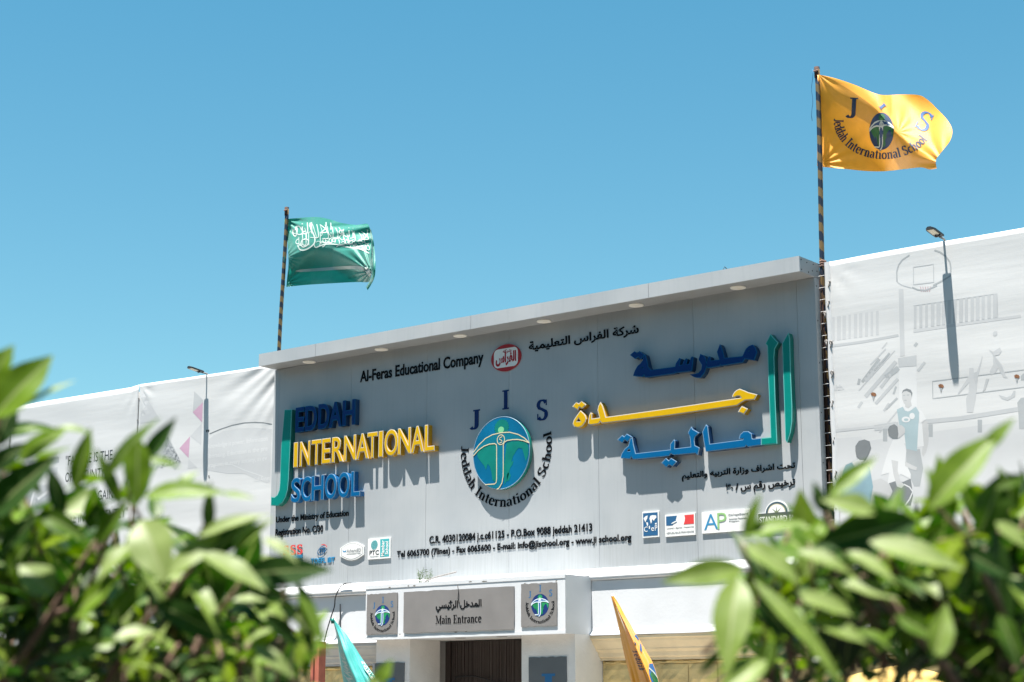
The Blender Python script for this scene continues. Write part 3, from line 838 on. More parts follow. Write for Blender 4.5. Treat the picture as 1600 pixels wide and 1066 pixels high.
# red oval company badge
OV = empty('oval_badge', W(792, 558, 0), 'dark red oval badge with white panel and red Arabic writing', 'badge')
bl, br = W(768.5, 560, 0), W(815, 556, 0)
bt, bb = W(794, 538, 0), W(790, 580.5, 0)
ox, oz, orx, orz = (bl.x + br.x) / 2, (bt.z + bb.z) / 2, (br.x - bl.x) / 2, (bt.z - bb.z) / 2
def slab(name, loop, y0, y1, mat, parent):
    v, f = fill2d([loop], (y0 - y1) / 2)
    return obj(name, [(p[0], (y0 + y1) / 2 - p[2], p[1]) for p in v], f, mat, parent)
slab('oval_plate', [(ox + orx * math.cos(2 * PI * i / 48), oz + orz * math.sin(2 * PI * i / 48)) for i in range(48)], -.002, -.018, RED, OV)
def rrect(cx, cz, hx, hz, r):
    pts = []
    for sx, sz_, a0 in ((1, 1, 0), (-1, 1, 90), (-1, -1, 180), (1, -1, 270)):
        pts += [(cx + sx * (hx - r) + r * math.cos(math.radians(a0 + 15 * i)), cz + sz_ * (hz - r) + r * math.sin(math.radians(a0 + 15 * i))) for i in range(7)]
    return pts
slab('white_panel', rrect(ox, oz, orx * .80, orz * .70, .08), -.0181, -.022, PLQ, OV)
def text_box(name, s, x0, x1, z0, z1, y, mat, parent, off=.02, rot=False, depth=.002, res=3):
    v, f = text2d(s, off, 0.5, res)
    a0, a1, b0, b1 = bbox(v)
    if rot:
        vv = [(x0 + (1 - (p[1] - b0) / (b1 - b0)) * (x1 - x0), y - depth * (p[2] + .5), z0 + (p[0] - a0) / (a1 - a0) * (z1 - z0)) for p in v]
    else:
        vv = [(x0 + (p[0] - a0) / (a1 - a0) * (x1 - x0), y - depth * (p[2] + .5), z0 + (p[1] - b0) / (b1 - b0) * (z1 - z0)) for p in v]
    return obj(name, vv, f, mat, parent)
text_box('arabic_name', arabic('الفراس'), ox - orx * .68, ox + orx * .70, oz - orz * .60, oz + orz * .45, -.0221, RED, OV, .05)
text_box('arabic_word', arabic('شركه'), ox - orx * .20, ox + orx * .38, oz + orz * .30, oz + orz * .62, -.0221, RED, OV, .03)

# ------------------------------------------------------------------ small badges low on the wall
LB = M('light_blue_print', (0.03, 0.22, 0.42), .5)
TEALP = M('teal_print', (0.06, 0.36, 0.38), .5)
GREYT = M('grey_print', (0.25, 0.26, 0.27), .5)
GREENP = M('green_print', (0.25, 0.45, 0.18), .5)
NAVP = M('navy_print', (0.02, 0.10, 0.22), .5)
def rect_px(x0, y0, x1, y1, y=0.0):
    a, b = W(x0, y0, y), W(x1, y1, y)
    return a, b
def plaque(name, corners, label, mat=PLQ, d=.02, cat='badge'):
    """corners px: left-top, right-top, right-bottom, left-bottom -> wall-aligned plate"""
    q = [W(*c, -d) for c in corners]
    x0, x1 = (q[0].x + q[3].x) / 2, (q[1].x + q[2].x) / 2
    z0, z1 = (q[2].z + q[3].z) / 2, (q[0].z + q[1].z) / 2
    E_ = empty(name, (x0, 0, z0), label, cat)
    slab('plate', rrect((x0 + x1) / 2, (z0 + z1) / 2, (x1 - x0) / 2, (z1 - z0) / 2, .008), -.002, -d, mat, E_)
    def u(a, b): return x0 + (x1 - x0) * a, z0 + (z1 - z0) * b
    return E_, u, -d - .0005
def prt(name, E_, u, pts, y, mat, d=.0015):
    return slab(name, [u(*p) for p in pts], y, y - d, mat, E_)
def tb(E_, u, s, a0, a1, b0, b1, y, mat, off=.02, rot=False):
    x0, z0 = u(a0, b0); x1, z1 = u(a1, b1)
    return text_box('writing', s, x0, x1, z0, z1, y, mat, E_, off, rot)
# red letters with blue bar
a, b = rect_px(441, 872, 474.5, 851)
E1 = empty('letter_badge', (a.x, 0, a.z), 'red letters SSS over a blue bar, behind the left leaves', 'badge')
zz = W(460, 870, 0).z
x0_, x1_ = W(443, 862, 0).x, W(473.5, 862, 0).x
z0_, z1_ = W(473, 866, 0).z, W(473, 850.5, 0).z
for i, (l, r) in enumerate(((0, .30), (.36, .66), (.70, 1))):
    pcs = serif('S', 1.3); xs = [p[0] for v, f in pcs for p in v]; ys = [p[1] for v, f in pcs for p in v]
    m = MB()
    put_serif(m, 'S', lambda p, h: (x0_ + (x1_ - x0_) * (l + (r - l) * (p[0] - min(xs)) / (max(xs) - min(xs))), -h, z0_ + (z1_ - z0_) * (p[1] - min(ys)) / (max(ys) - min(ys))), .01, 0, 1.3)
    m.build('letter', REDL, E1)
slab('blue_bar', [(x0_ + .1, z0_ - .065), (x1_, z0_ - .065), (x1_, z0_ - .012), (x0_ + .1, z0_ - .012)], -.002, -.012, LB, E1)
# oval swirl badge with blue letters
xa_, xb_ = W(486, 876, 0).x, W(523.5, 876, 0).x
zc0, zc1 = W(505, 879, 0).z, W(505, 871.5, 0).z
E2 = empty('test_badge', (xa_, 0, zc0), 'small blue ring badge above blue TOEFL lettering', 'badge')
text_box('writing', 'TOEFL iBT', xa_, xb_, zc0 - .01, zc1 + .0, -.002, LB, E2, .03, depth=.008)
cxx, czz = W(504, 861, 0).x, W(504, 860, 0).z
m = MB()
el = [(cxx + .105 * math.cos(t) * 1.0 + .03 * math.sin(t), czz + .075 * math.sin(t) + .02 * math.cos(t)) for t in [2 * PI * i / 40 for i in range(8, 41)]]
v, f = ribbon(el, .008); m.add([(p[0], -.010, p[1]) for p in v], f)
el2 = [(cxx + .02 + .09 * math.cos(t) * 1.0, czz + .035 + .06 * math.sin(t)) for t in [2 * PI * i / 40 for i in range(1, 14)]]
m.build('ring', NAVP, E2)
m = MB(); v, f = ribbon(el2, .007); m.add([(p[0], -.011, p[1]) for p in v], f); m.build('red_arc', REDL, E2)
text_box('writing', 'ETS', cxx - .065, cxx + .07, czz - .04, czz + .04, -.003, NAVP, E2, .03, depth=.008)
# rounded white plaque
q = [W(531.5, 861, -.02), W(568.5, 858, -.02), W(550, 847.5, -.02), W(550, 875.5, -.02)]
ex, ez, hx, hz = (q[0].x + q[1].x) / 2, (q[2].z + q[3].z) / 2, (q[1].x - q[0].x) / 2, (q[2].z - q[3].z) / 2
E3 = empty('rounded_badge', (ex, 0, ez), 'white barrel shaped plaque with a tiny blue crest', 'badge')
def barrel(k): return [(ex - hx * k, ez + hz * .45 * k)] + [(ex - hx * k + 2 * hx * k * i / 12, ez + hz * k * (.45 + .55 * math.sin(PI * i / 12))) for i in range(1, 12)] + [(ex + hx * k, ez + hz * .45 * k), (ex + hx * k, ez - hz * .45 * k)] + [(ex + hx * k - 2 * hx * k * i / 12, ez - hz * k * (.45 + .55 * math.sin(PI * i / 12))) for i in range(1, 12)] + [(ex - hx * k, ez - hz * .45 * k)]
slab('plate', barrel(1), -.002, -.022, PLQ, E3)
slab('dark_line', barrel(.90), -.0221, -.0232, GREYT, E3)
slab('inner_plate', barrel(.86), -.0233, -.0243, PLQ, E3)
text_box('writing', 'AdvancED', ex - hx * .42, ex + hx * .78, ez - hz * .12, ez + hz * .26, -.0244, GREYT, E3, .012)
text_box('writing', 'ACCREDITED', ex - hx * .42, ex + hx * .75, ez - hz * .36, ez - hz * .22, -.0244, GREYT, E3, .0)
slab('crest', [(ex - hx * .80, ez + hz * .2), (ex - hx * .7, ez - hz * .05), (ex - hx * .5, ez - hz * .05), (ex - hx * .45, ez + hz * .2), (ex - hx * .6, ez + hz * .05)], -.0244, -.0255, LB, E3)
# square white and teal plaque
E4, u, y = plaque('member_badge', [(575, 842), (610.5, 839.2), (609.5, 871.5), (574.5, 874.8)], 'square white and teal member school plaque, rightmost of the left row')
prt('teal_panel', E4, u, [(.55, .08), (.95, .08), (.95, .93), (.55, .93)], y, TEALP)
tb(E4, u, 'PTC', .08, .50, .20, .42, y, BLACK, .01)
tb(E4, u, 'Member', .60, .74, .12, .86, y - .0016, PLQ, .02, True)
tb(E4, u, 'School', .78, .91, .18, .80, y - .0016, PLQ, .02, True)
for i in range(9):
    hgt = .045; zc = .47 + i * .05; ww_ = .15 * math.sqrt(max(0.05, 1 - ((zc - .67) / .23) ** 2))
    prt('ball_stripe', E4, u, [(.29 - ww_, zc - .012), (.29 + ww_, zc + .004), (.29 + ww_, zc + .03), (.29 - ww_, zc + .014)], y, TEALP)
tb(E4, u, 'TEACHERS', .10, .48, .10, .14, y, GREYT, .0)
# blue map plaque
E5, u, y = plaque('map_badge', [(1003.5, 800), (1029.5, 797.8), (1029.8, 838.3), (1004, 841)], 'blue plaque with white world map and letters, leftmost of the right row')
prt('blue_panel', E5, u, [(.05, .06), (.93, .06), (.93, .94), (.05, .94)], y, NAVP)
PW = PLQ
y2 = y - .002
for pts in ([(.08, .74), (.20, .82), (.34, .84), (.30, .72), (.24, .66), (.20, .58), (.13, .68)], [(.24, .58), (.33, .58), (.36, .50), (.31, .42), (.27, .50)], [(.44, .72), (.50, .82), (.62, .84), (.84, .82), (.86, .74), (.76, .68), (.70, .62), (.60, .70), (.58, .58), (.53, .52), (.48, .62)], [(.76, .52), (.86, .54), (.88, .48), (.78, .47)]):
    prt('continent', E5, u, pts, y2, PW)
tb(E5, u, 'C', .10, .32, .22, .42, y2, PW, .0)
tb(E5, u, 'I', .40, .46, .32, .44, y2, PW, .0)
tb(E5, u, 'e', .54, .70, .24, .38, y2, PW, .0)
tb(E5, u, 'P', .76, .90, .24, .44, y2, PW, .0)
# tricolour plaque
E6, u, y = plaque('tricolour_badge', [(1039, 805), (1086, 800.5), (1086.5, 835), (1039.5, 839.5)], 'white plaque with blue, white and red panel and grey writing')
prt('blue_panel', E6, u, [(.04, .50), (.24, .50), (.30, .56), (.40, .62), (.36, .74), (.40, .92), (.04, .92)], y, NAVP)
prt('red_panel', E6, u, [(.62, .50), (.96, .50), (.96, .92), (.65, .92), (.67, .80), (.66, .66)], y, REDL)
prt('white_profile', E6, u, [(.20, .56), (.28, .58), (.40, .66), (.36, .69), (.24, .62)], y - .0016, PLQ)
tb(E6, u, 'Liberté - Égalité - Fraternité', .06, .95, .33, .41, y, GREYT, .0)
tb(E6, u, 'RÉPUBLIQUE FRANÇAISE', .05, .95, .10, .21, y, GREYT, .0)
# letters plaque
E7, u, y = plaque('course_badge', [(1096, 801), (1172, 794), (1172, 827.5), (1097, 835)], 'long white plaque with large blue and green letters AP')
tb(E7, u, 'A', .05, .34, .16, .88, y, LB, -.005)
tb(E7, u, 'P', .33, .52, .16, .90, y - .0022, GREENP, -.005)
tb(E7, u, 'CollegeBoard', .56, .96, .70, .82, y, GREYT, .005)
tb(E7, u, 'Advanced Placement', .57, .93, .54, .62, y, GREYT, .0)
tb(E7, u, 'Program', .57, .78, .42, .50, y, GREYT, .0)
# arched badge
q = [W(1184.5, 829, -.02), W(1244.5, 824, -.02), W(1214, 782.5, -.02), W(1214, 801.5, -.02)]
sx0, sx1, sz0, sz2, sz1 = q[0].x, q[1].x, (q[0].z + q[1].z) / 2, q[2].z, q[3].z
scx = (sx0 + sx1) / 2; sr = sz2 - sz1
E8 = empty('arched_badge', (scx, 0, sz0), 'grey badge with a half round compass arch over writing', 'badge')
def dome(r, c=0): return [(scx + r * 1.12 * math.cos(PI * i / 24), sz1 + (sr) * (r / sr) * math.sin(PI * i / 24)) for i in range(25)]
slab('plate', [(sx0, sz0), (sx1, sz0), (sx1, sz1 + .02)] + dome(sr) + [(sx0, sz1 + .02)], -.002, -.018, PLQ, E8)
slab('arch_band', dome(sr * .92), -.0181, -.0195, M('slate_print', (.05, .09, .12), .5), E8)
slab('arch_ring', dome(sr * .76), -.0196, -.0205, M('gold_print', (.42, .36, .20), .5), E8)
slab('arch_disc', dome(sr * .70), -.0206, -.0215, PLQ, E8)
st = [(scx + (sr * .62 if i % 2 == 0 else sr * .14) * math.cos(PI * i / 8), sz1 + (sr * .55 if i % 2 == 0 else sr * .14) * math.sin(PI * i / 8)) for i in range(9)]
slab('compass_star', st, -.0216, -.0226, M('olive_print', (.16, .20, .10), .5), E8)
slab('name_bar', [(sx0 + .012, sz0 + .012), (sx1 - .012, sz0 + .012), (sx1 - .012, sz1 + .005), (sx0 + .012, sz1 + .005)], -.0227, -.0245, M('bar_print', (.07, .085, .075), .5), E8)
text_box('writing', 'STANDARD 10', sx0 + .03, sx1 - .03, sz0 + .42 * (sz1 - sz0), sz0 + .82 * (sz1 - sz0), -.0246, PLQ, E8, .03)

# ------------------------------------------------------------------ boards on the portal
def board(name, corners, label, mat, y, d=.012):
    q = [W(*c, y) for c in corners]
    x0, x1 = (q[0].x + q[3].x) / 2, (q[1].x + q[2].x) / 2
    z0, z1 = (q[2].z + q[3].z) / 2, (q[0].z + q[1].z) / 2
    E_ = empty(name, ((x0 + x1) / 2, y, z0), label, 'sign')
    rnd = random.Random(name + label)
    def edge(p, qq, n=14, a=.006):
        return [(p[0] + (qq[0] - p[0]) * i / n + rnd.uniform(-a, a) * (qq[1] != p[1]), p[1] + (qq[1] - p[1]) * i / n + rnd.uniform(-a, a) * (qq[0] != p[0])) for i in range(n)]
    lp = edge((x0, z0), (x1, z0)) + edge((x1, z0), (x1, z1), 8, .003) + edge((x1, z1), (x0, z1)) + edge((x0, z1), (x0, z0), 8, .003)
    slab('panel', lp, y, y - d, mat, E_)
    return E_, x0, x1, z0, z1, y - d
yb_ = YP - .0055
E9, x0, x1, z0, z1, yf = board('entrance_sign', [(631, 926.5), (804, 914.8), (804, 982.3), (631.7, 990.7)], 'grey entrance board with Arabic and English writing over the door', GREYB, yb_)
a, b, t = W(680.4, 975, yf), W(752.5, 970.5, yf), W(681, 962.6, yf)
m = MB()
s_ = 'Main Entrance'
tot = sum(SER[c][0] for c in s_)
acc = 0
for c in s_:
    put_serif(m, c, lambda p, h: (a.x + (b.x - a.x) * (acc + p[0]) / tot, yf - h, a.z + p[1] / .69 * (t.z - a.z)),   .002, 0, 1.15)
    acc += SER[c][0]
m.build('english_writing', BLACK, E9)
a, b, t = W(681, 957, yf), W(752.5, 951, yf), W(752, 935.8, yf)
text_box('arabic_writing', arabic('المدخل الرئيسي'), a.x, b.x, a.z, t.z, yf - .001, BLACK, E9, .026, depth=.003)
PAL2 = dict(sea=M('deep_blue_print', (0.012, 0.035, 0.16), .4, .2, 3), land=M('bright_green_print', (0.02, 0.26, 0.10), .4, .35, 9), body=M('mid_blue_print', (0.02, 0.10, 0.32), .4), head=M('pale_green_print', (.25, .5, .3), .4), line=M('pale_blue_line', (.62, .74, .82), .4))
BL3 = M('steel_blue_print', (0.02, 0.13, 0.30), .5)
def emblem_board(corners, label, mat, y, cpx, rpx, name='emblem_board'):
    E_, x0, x1, z0, z1, yf = board(name, corners, label, mat, y)
    c = W(*cpx, yf); r = W(cpx[0] + rpx, cpx[1], yf).x - c.x
    pl = lambda p, h: (c.x + p[0] * r, yf - h, c.z + p[1] * r)
    emblem_parts(pl, E_, PAL2, .0012, .0012, lw=.04)
    jis(pl, E_, BL3, r, .001)
    m = MB()
    ring_text(m, RING, c.x, c.z, r * 1.62, r * 1.62, 168, 372, r * .30, lambda p, h: (p[0], yf - h, p[1]), .001, bold=1.2)
    m.build('ring_writing', BLACK, E_)
emblem_board([(574, 929), (622, 926), (621, 989.3), (573.5, 991.8)], 'small square grey globe board left of the entrance board', GREYB, yb_, (597.8, 961.5), 11.8)
emblem_board([(815, 913.3), (871.3, 909.7), (870.2, 977.2), (815, 979.5)], 'small square grey globe board right of the entrance board', GREYB, yb_, (843.8, 945.6), 13.9)
yq = PYF - .0005
def pier_board(corners, label, cx, top, wpx):
    E_, x0, x1, z0, z1, yf = board('pier_board', corners, label, GREYD, yq)
    a, b = W(cx - wpx / 2, top, yf), W(cx + wpx / 2, top, yf)
    m = MB()
    put_serif(m, 'I', lambda p, h: (a.x + (p[0] - .04) / .28 * (b.x - a.x), yf - h, a.z + (p[1] - .69) * .72), .002, 0, 1.1)
    m.build('initial_letter', BL3, E_)
pier_board([(825, 1028), (884, 1025.5), (888, 1140), (829, 1143)], 'dark grey board on the right door pier showing a blue letter', 857, 1054.5, 21)
pier_board([(583, 1037), (633, 1035), (631, 1137), (581, 1139)], 'dark grey board on the left door pier behind the teal flag', 608, 1061, 18)

# ------------------------------------------------------------------ printed banners on both sides
YB = 0.10
BANN = M('banner_vinyl', (0.545, 0.552, 0.555), 0.55, 0.035, 0.7, 0.10, 2.2, stretch=(0.5, 1, 5.0), spec=.3)
HEM = M('banner_hem', (0.56, 0.57, 0.58), 0.55, 0.03, 8, 0.05, 8)
def lin(pts, x):
    if x <= pts[0][0]: return pts[0][1]
    for (a, b), (c, d) in zip(pts, pts[1:]):
        if x <= c: return b + (d - b) * (x - a) / (c - a)
    return pts[-1][1]
def bump(x, z, cx, cz, r): return math.exp(-((x - cx) ** 2 + (z - cz) ** 2) / (r * r))
CB = W(423, 573, YB)
def disp(x, z):
    """folds of the vinyl: drawn tight towards its tied corners"""
    d = 0.004 * math.sin(3.1 * x + 1.3 * z) + 0.003 * math.sin(7.3 * z + 0.9 * x)
    k = math.exp(-((x - CB.x - .2) ** 2 / 1.4 + (z - CB.z) ** 2 / .75))
    an = math.atan2(z - CB.z - .5, x - CB.x - 1.1)
    d += k * (0.008 * math.sin(an * 20) + 0.006 * math.sin(an * 43 + 1))
    for tx in (W(218, 603, YB).x, -11.30):
        k = math.exp(-((x - tx) ** 2 / .10 + (z - 7.66) ** 2 / .16))
        d += k * 0.014 * min(1, math.hypot(x - tx, z - 7.72) / .30) ** 2 * math.sin(math.atan2(z - 7.72, x - tx) * 11)
    return d
def bnr(px, py, lift=0.0):
    p = W(px, py, YB)
    q = W(px, py, YB + disp(p.x, p.z) - lift)
    return (q.x, q.y, q.z)
def banner(name, label, x0, x1, top, zb, nx, nz):
    E_ = empty(name, ((x0 + x1) / 2, YB, zb), label, 'banner')
    m = MB()
    for j in range(nz + 1):
        for i in range(nx + 1):
            x = x0 + (x1 - x0) * i / nx
            z = zb + (lin(top, x) - zb) * (j / nz)
            m.v.append((x, YB + disp(x, z), z))
    for j in range(nz):
        for i in range(nx):
            a = j * (nx + 1) + i
            m.f.append((a, a + 1, a + nx + 2, a + nx + 1)); m.m.append(0)
    sheet = m.build('sheet', BANN, E_, True)
    md = sheet.modifiers.new('thick', 'SOLIDIFY'); md.thickness, md.offset = 0.002, -1
    h = MB()
    n = int((x1 - x0) / .12)
    rnd = random.Random(name + label)
    pts = []
    for i in range(n + 1):
        x = x0 + (x1 - x0) * i / n
        z = lin(top, x)
        pts.append((x, YB + disp(x, z) + .011, z + .000 + .003 * math.sin(x * 2.3)))
    h.tube(pts, [.0085 for _ in pts], 6)
    h.build('hem_tube', HEM, E_, True)
    return E_
def faint(c, f): return tuple(a * (1 - f) + b * f for a, b in zip(c, (0.535, 0.54, 0.545)))
PR = {k: M('print_' + k, c, 0.55, v, 3, spec=.25) for k, c, v in [
    ('pale', (0.475, 0.485, 0.495), .02), ('light', (0.42, 0.435, 0.447), .04), ('mid', (0.345, 0.365, 0.378), .08), ('dark', (0.18, 0.195, 0.205), .12),
    ('black', (0.05, 0.055, 0.06), .1), ('white', (0.575, 0.583, 0.59), .02), ('jersey', (0.33, 0.42, 0.45), .08), ('jersey_dark', (0.21, 0.325, 0.375), .1),
    ('skin', (0.455, 0.46, 0.465), .08), ('pink', (0.48, 0.31, 0.41), .04), ('floor', (0.505, 0.515, 0.525), .03), ('red', (.47, .34, .36), .03), ('bar', (0.455, 0.467, 0.478), .05)]}
def pprint(E_, name, pts, col, lift=.004, sc=1, ox=0, oy=0):
    v, f = fill2d([[(ox + p[0] / sc, -(oy + p[1] / sc)) for p in pts]])
    v, f = subdiv([(p[0], p[1]) for p in v], f, 13)
    return obj(name, [bnr(p[0], -p[1], .0006 + lift * .15) for p in v], f, PR[col], E_)
def pline(E_, name, pts, hw, col, lift=.004, sc=1, ox=0, oy=0, close=False):
    pts = [(ox + p[0] / sc, -(oy + p[1] / sc)) for p in pts]
    if close: pts.append(pts[0])
    dn = []
    for a, b in zip(pts, pts[1:]):
        k = max(1, int(math.hypot(b[0] - a[0], b[1] - a[1]) / 6))
        dn += [(a[0] + (b[0] - a[0]) * i / k, a[1] + (b[1] - a[1]) * i / k) for i in range(k)]
    dn.append(pts[-1])
    v, f = ribbon(dn, hw)
    return obj(name, [bnr(p[0], -p[1], .0006 + lift * .15) for p in v], f, PR[col], E_)
def ptext(E_, s, pL, pR, top, col, off=.0, lift=.005, name='writing'):
    v, f = text2d(s, off, 0.0)
    x0, x1, _, _ = bbox(v)
    cap = bbox(text2d('H', off, 0.0)[0])[3]
    a, b, t = W(*pL, YB), W(*pR, YB), W(*top, YB)
    vv = []
    for p in v:
        x = a.x + (p[0] - x0) / (x1 - x0) * (b.x - a.x); z = a.z + p[1] / cap * (t.z - a.z)
        vv.append((x, YB + disp(x, z) - .0014, z))
    return obj(name, vv, f, PR[col], E_)
zbn = 3.72
xs218, xs20 = W(218, 603, YB).x, W(19, 640, YB).x
def tops(pl): return [((p := W(*q, YB)).x, p.z) for q in pl]
BL0 = banner('printed_banner', 'far left white banner panel mostly behind the bright leaves', -33, xs20 - .02, [(-33, 7.62), (xs20, W(19, 637, YB).z)], zbn, 20, 12)
BLA = banner('printed_banner', 'white banner panel with a black quotation and a grey photo collage', xs20 + .012, xs218 - .012, tops([(22, 636), (60, 629), (110, 621), (160, 613), (205, 606), (216, 602)]), zbn, 70, 40)
BLB = banner('printed_banner', 'white banner panel with pink triangles touching the left end of the grey wall', xs218 + .012, XL + .10, tops([(220, 601), (228, 600), (260, 595), (300, 589.5), (340, 584), (385, 577), (405, 573.5), (425, 571)]), zbn, 130, 90)
BRR = banner('printed_banner', 'large white banner with a faded basketball court print right of the grey wall', W(1294, 420, YB).x, -3.0, tops([(1290, 410), (1300, 409), (1340, 401.5), (1400, 391), (1500, 373.5), (1600, 356.5), (1700, 340)]), zbn, 120, 60)
CORD = M('white_cord', (.6, .6, .6), .6)
STEEL = M('grommet_steel', (.16, .15, .145), .5, .3, 20)
# lacing between neighbouring banners and along the right hem
for k in range(9):
    z = 7.45 - k * .42
    MB().tube([(xs218 - .02, YB - .004, z), (xs218 + .0, YB - .012, z + .01), (xs218 + .02, YB - .004, z - .02)], .006, 6).build('lacing', STEEL, BLB)
    MB().tube([(xs20 - .025, YB - .004, z), (xs20 + .0, YB - .012, z + .01), (xs20 + .02, YB - .004, z - .02)], .006, 6).build('lacing', STEEL, BLA)
hm = MB()
hx0 = W(1293.5, 420, YB).x
for i in range(41):
    z = zbn + (7.73 - zbn) * i / 40
    bow = .006 * math.sin(i * .8) + .012 * math.exp(-((z - 7.4) / .3) ** 2)
    for dx, dy in ((-.044 - bow, .02), (-.042 - bow, -.012), (-.02, -.022), (.012, -.012), (.03, .002)):
        hm.v.append((hx0 + dx, YB + dy, z))
for i in range(40):
    for k in range(4):
        hm.f.append((i * 5 + k, i * 5 + k + 1, i * 5 + k + 6, i * 5 + k + 5)); hm.m.append(0)
hm.build('folded_hem', HEM, BRR, True)
for px, py in [(1295, 441), (1294, 472), (1298, 535), (1300, 582), (1300, 628), (1302, 685), (1305, 738), (1306, 790), (1289, 490), (1291, 534)]:
    c = Vector(bnr(px, py, .006))
    m = MB()
    for i in range(3):
        r = (.030, .026, .012)[i]
        for j in range(14): m.v.append((c.x + r * math.cos(2 * PI * j / 14), c.y - (.0, .010, .011)[i], c.z + r * math.sin(2 * PI * j / 14)))
    for i in range(2):
        for j in range(14): m.f.append((i * 14 + j, i * 14 + (j + 1) % 14, (i + 1) * 14 + (j + 1) % 14, (i + 1) * 14 + j)); m.m.append(0)
    m.tube([(c.x, c.y - .004, c.z), (c.x + .01, c.y - .016, c.z - .05), (c.x - .005, c.y - .008, c.z - .075)], .008, 6)
    m.build('grommet', STEEL, BRR, True)
for k in range(22):
    z = 7.55 - k * .172
    MB().tube([(XR + .008, .11, z), (XR + .05, .12, z + .004), (hx0 - .06, YB + .01, z + .002)], .0035, 6).build('lacing_cord', CORD, BRR)
# rips with brown backing
RIP = M('torn_brown', (.22, .10, .05), .9, .4, 30)
for px, py in [(1364.5, 617), (1470, 604), (1588.5, 589)]:
    pts = [(px - 4, py - 2), (px - 1, py - 4), (px + 3, py - 3), (px + 5, py), (px + 2, py + 3), (px, py + 2), (px - 3, py + 1)]
    v, f = fill2d([[(p[0], -p[1]) for p in pts]])
    obj('rip', [bnr(p[0], -p[1], .003) for p in v], f, RIP, BRR)
    v, f = fill2d([[(px - 2, -py - 3), (px + 2, -py - 2.5), (px + .5, -py - 10)]])
    obj('rip_flap', [bnr(p[0], -p[1], .0034) for p in v], f, PR['mid'], BRR)
# --- prints, right banner
e = BRR
k5 = dict(sc=2.479, ox=1270, oy=350)
pprint(e, 'court_floor', [(1303, 686), (1345, 682), (1350, 690), (1400, 683), (1600, 655), (1660, 648), (1660, 800), (1303, 800)], 'floor', .0015)
pline(e, 'wall_line', [(1298, 541), (1350, 534), (1404, 524)], 2.0, 'light', .002)
pline(e, 'wall_line', [(1427, 518), (1500, 507), (1595, 494)], 2.2, 'pale', .002)
def bars(x0, x1, top0, top1, bot0, bot1, n, col, gap):
    rr = random.Random(n)
    for i in range(n):
        a, b = x0 + (x1 - x0) * (i + rr.uniform(0, .1)) / n, x0 + (x1 - x0) * (i + gap + rr.uniform(-.12, .12)) / n
        t = lambda x, p, q: p + (q - p) * (x - x0) / (x1 - x0)
        pprint(e, 'window_bar', [(a, t(a, top0, top1)), (b, t(b, top0, top1)), (b, t(b, bot0, bot1)), (a, t(a, bot0, bot1))], col, .0025)
bars(1427, 1560, 478, 459, 514, 496, 15, 'bar', .66)
bars(1299, 1377, 496, 485, 533, 523, 9, 'pale', .6)
pline(e, 'window_edge', [(1427, 478), (1558, 459), (1559, 497)], .5, 'light', .003)
pprint(e, 'hoop_pole', [(1404, 452), (1411.5, 452), (1413.5, 556), (1406.5, 557)], 'bar', .003)
pprint(e, 'hoop_base', [(1403, 560), (1432, 555), (1432, 572), (1404, 574)], 'light', .003)
pprint(e, 'hoop_pad', [(1404, 574.5), (1432, 572.5), (1434, 690), (1407, 694)], 'white', .0022)
pline(e, 'board_edge', [(1401.5, 440), (1401, 425), (1404, 414), (1410, 406), (1421, 398.5)], 1.0, 'mid', .004)
pline(e, 'board_edge', [(1460, 391), (1469, 394), (1478, 401), (1484, 409), (1485.5, 418), (1485.3, 431), (1474, 438), (1458, 446)], 1.2, 'mid', .004)
pline(e, 'board_edge', [(1402, 441), (1410, 446), (1424, 450)], .6, 'light', .004)
pline(e, 'board_square', [(1427, 417.5), (1458.5, 413), (1458.8, 441), (1427.3, 445)], .7, 'light', .004, close=True)
pline(e, 'hoop', [(1425, 449), (1434, 453), (1446, 454), (1458, 449), (1464, 446)], 1.1, 'mid', .0042)
for i in range(5): pline(e, 'net', [(1438 + i * 4, 448), (1440 + i * 3, 456)], .6, 'red', .0044)
pline(e, 'painted_box', [(1600, 578), (1457, 596), (1457.5, 623), (1600, 605)], .7, 'mid', .003)
st_ = [(1374, 561, 1347, 597, 2.2), (1376, 567, 1351, 595, 3.4), (1343, 592, 1341, 601, 2), (1400, 565, 1352, 620, 3.0), (1404, 575, 1384, 590, 4), (1403, 592, 1368, 631, 2.4), (1390, 552, 1366, 580, 1.6), (1392, 585, 1376, 606, 2.4), (1433, 536, 1429, 541, 2.2), (1445, 566, 1434, 580, 2), (1402, 622, 1384, 640, 1.6), (1347, 628, 1341, 637, 2), (1400, 604, 1396, 616, 1.5), (1384, 545, 1360, 570, 1.0), (1398, 548, 1342, 610, .8), (1386, 535, 1378, 545, 1), (1404, 640, 1374, 676, 1), (1389, 630, 1381, 642, 1.6)]
for i, (a, b, c, d, h) in enumerate(st_): pline(e, 'streak', [(a, b), (c, d)], h, ('mid', 'light', 'mid', 'light')[i % 4] if h > 1.2 else 'bar', .003)
# bench
pline(e, 'bench', [(1300, 674), (1365, 667), (1400, 661)], 2.2, 'bar', .003)
pline(e, 'bench', [(1366, 669), (1404, 664)], 4.5, 'light', .0032)
pline(e, 'bench', [(1446, 659), (1500, 654), (1600, 638), (1650, 630)], 3.4, 'light', .003)
for x, y in [(1383, 680), (1454, 673), (1531, 666), (1596, 652)]: pline(e, 'bench_leg', [(x, y - 10), (x, y + 10)], 3.4, 'mid', .0034)
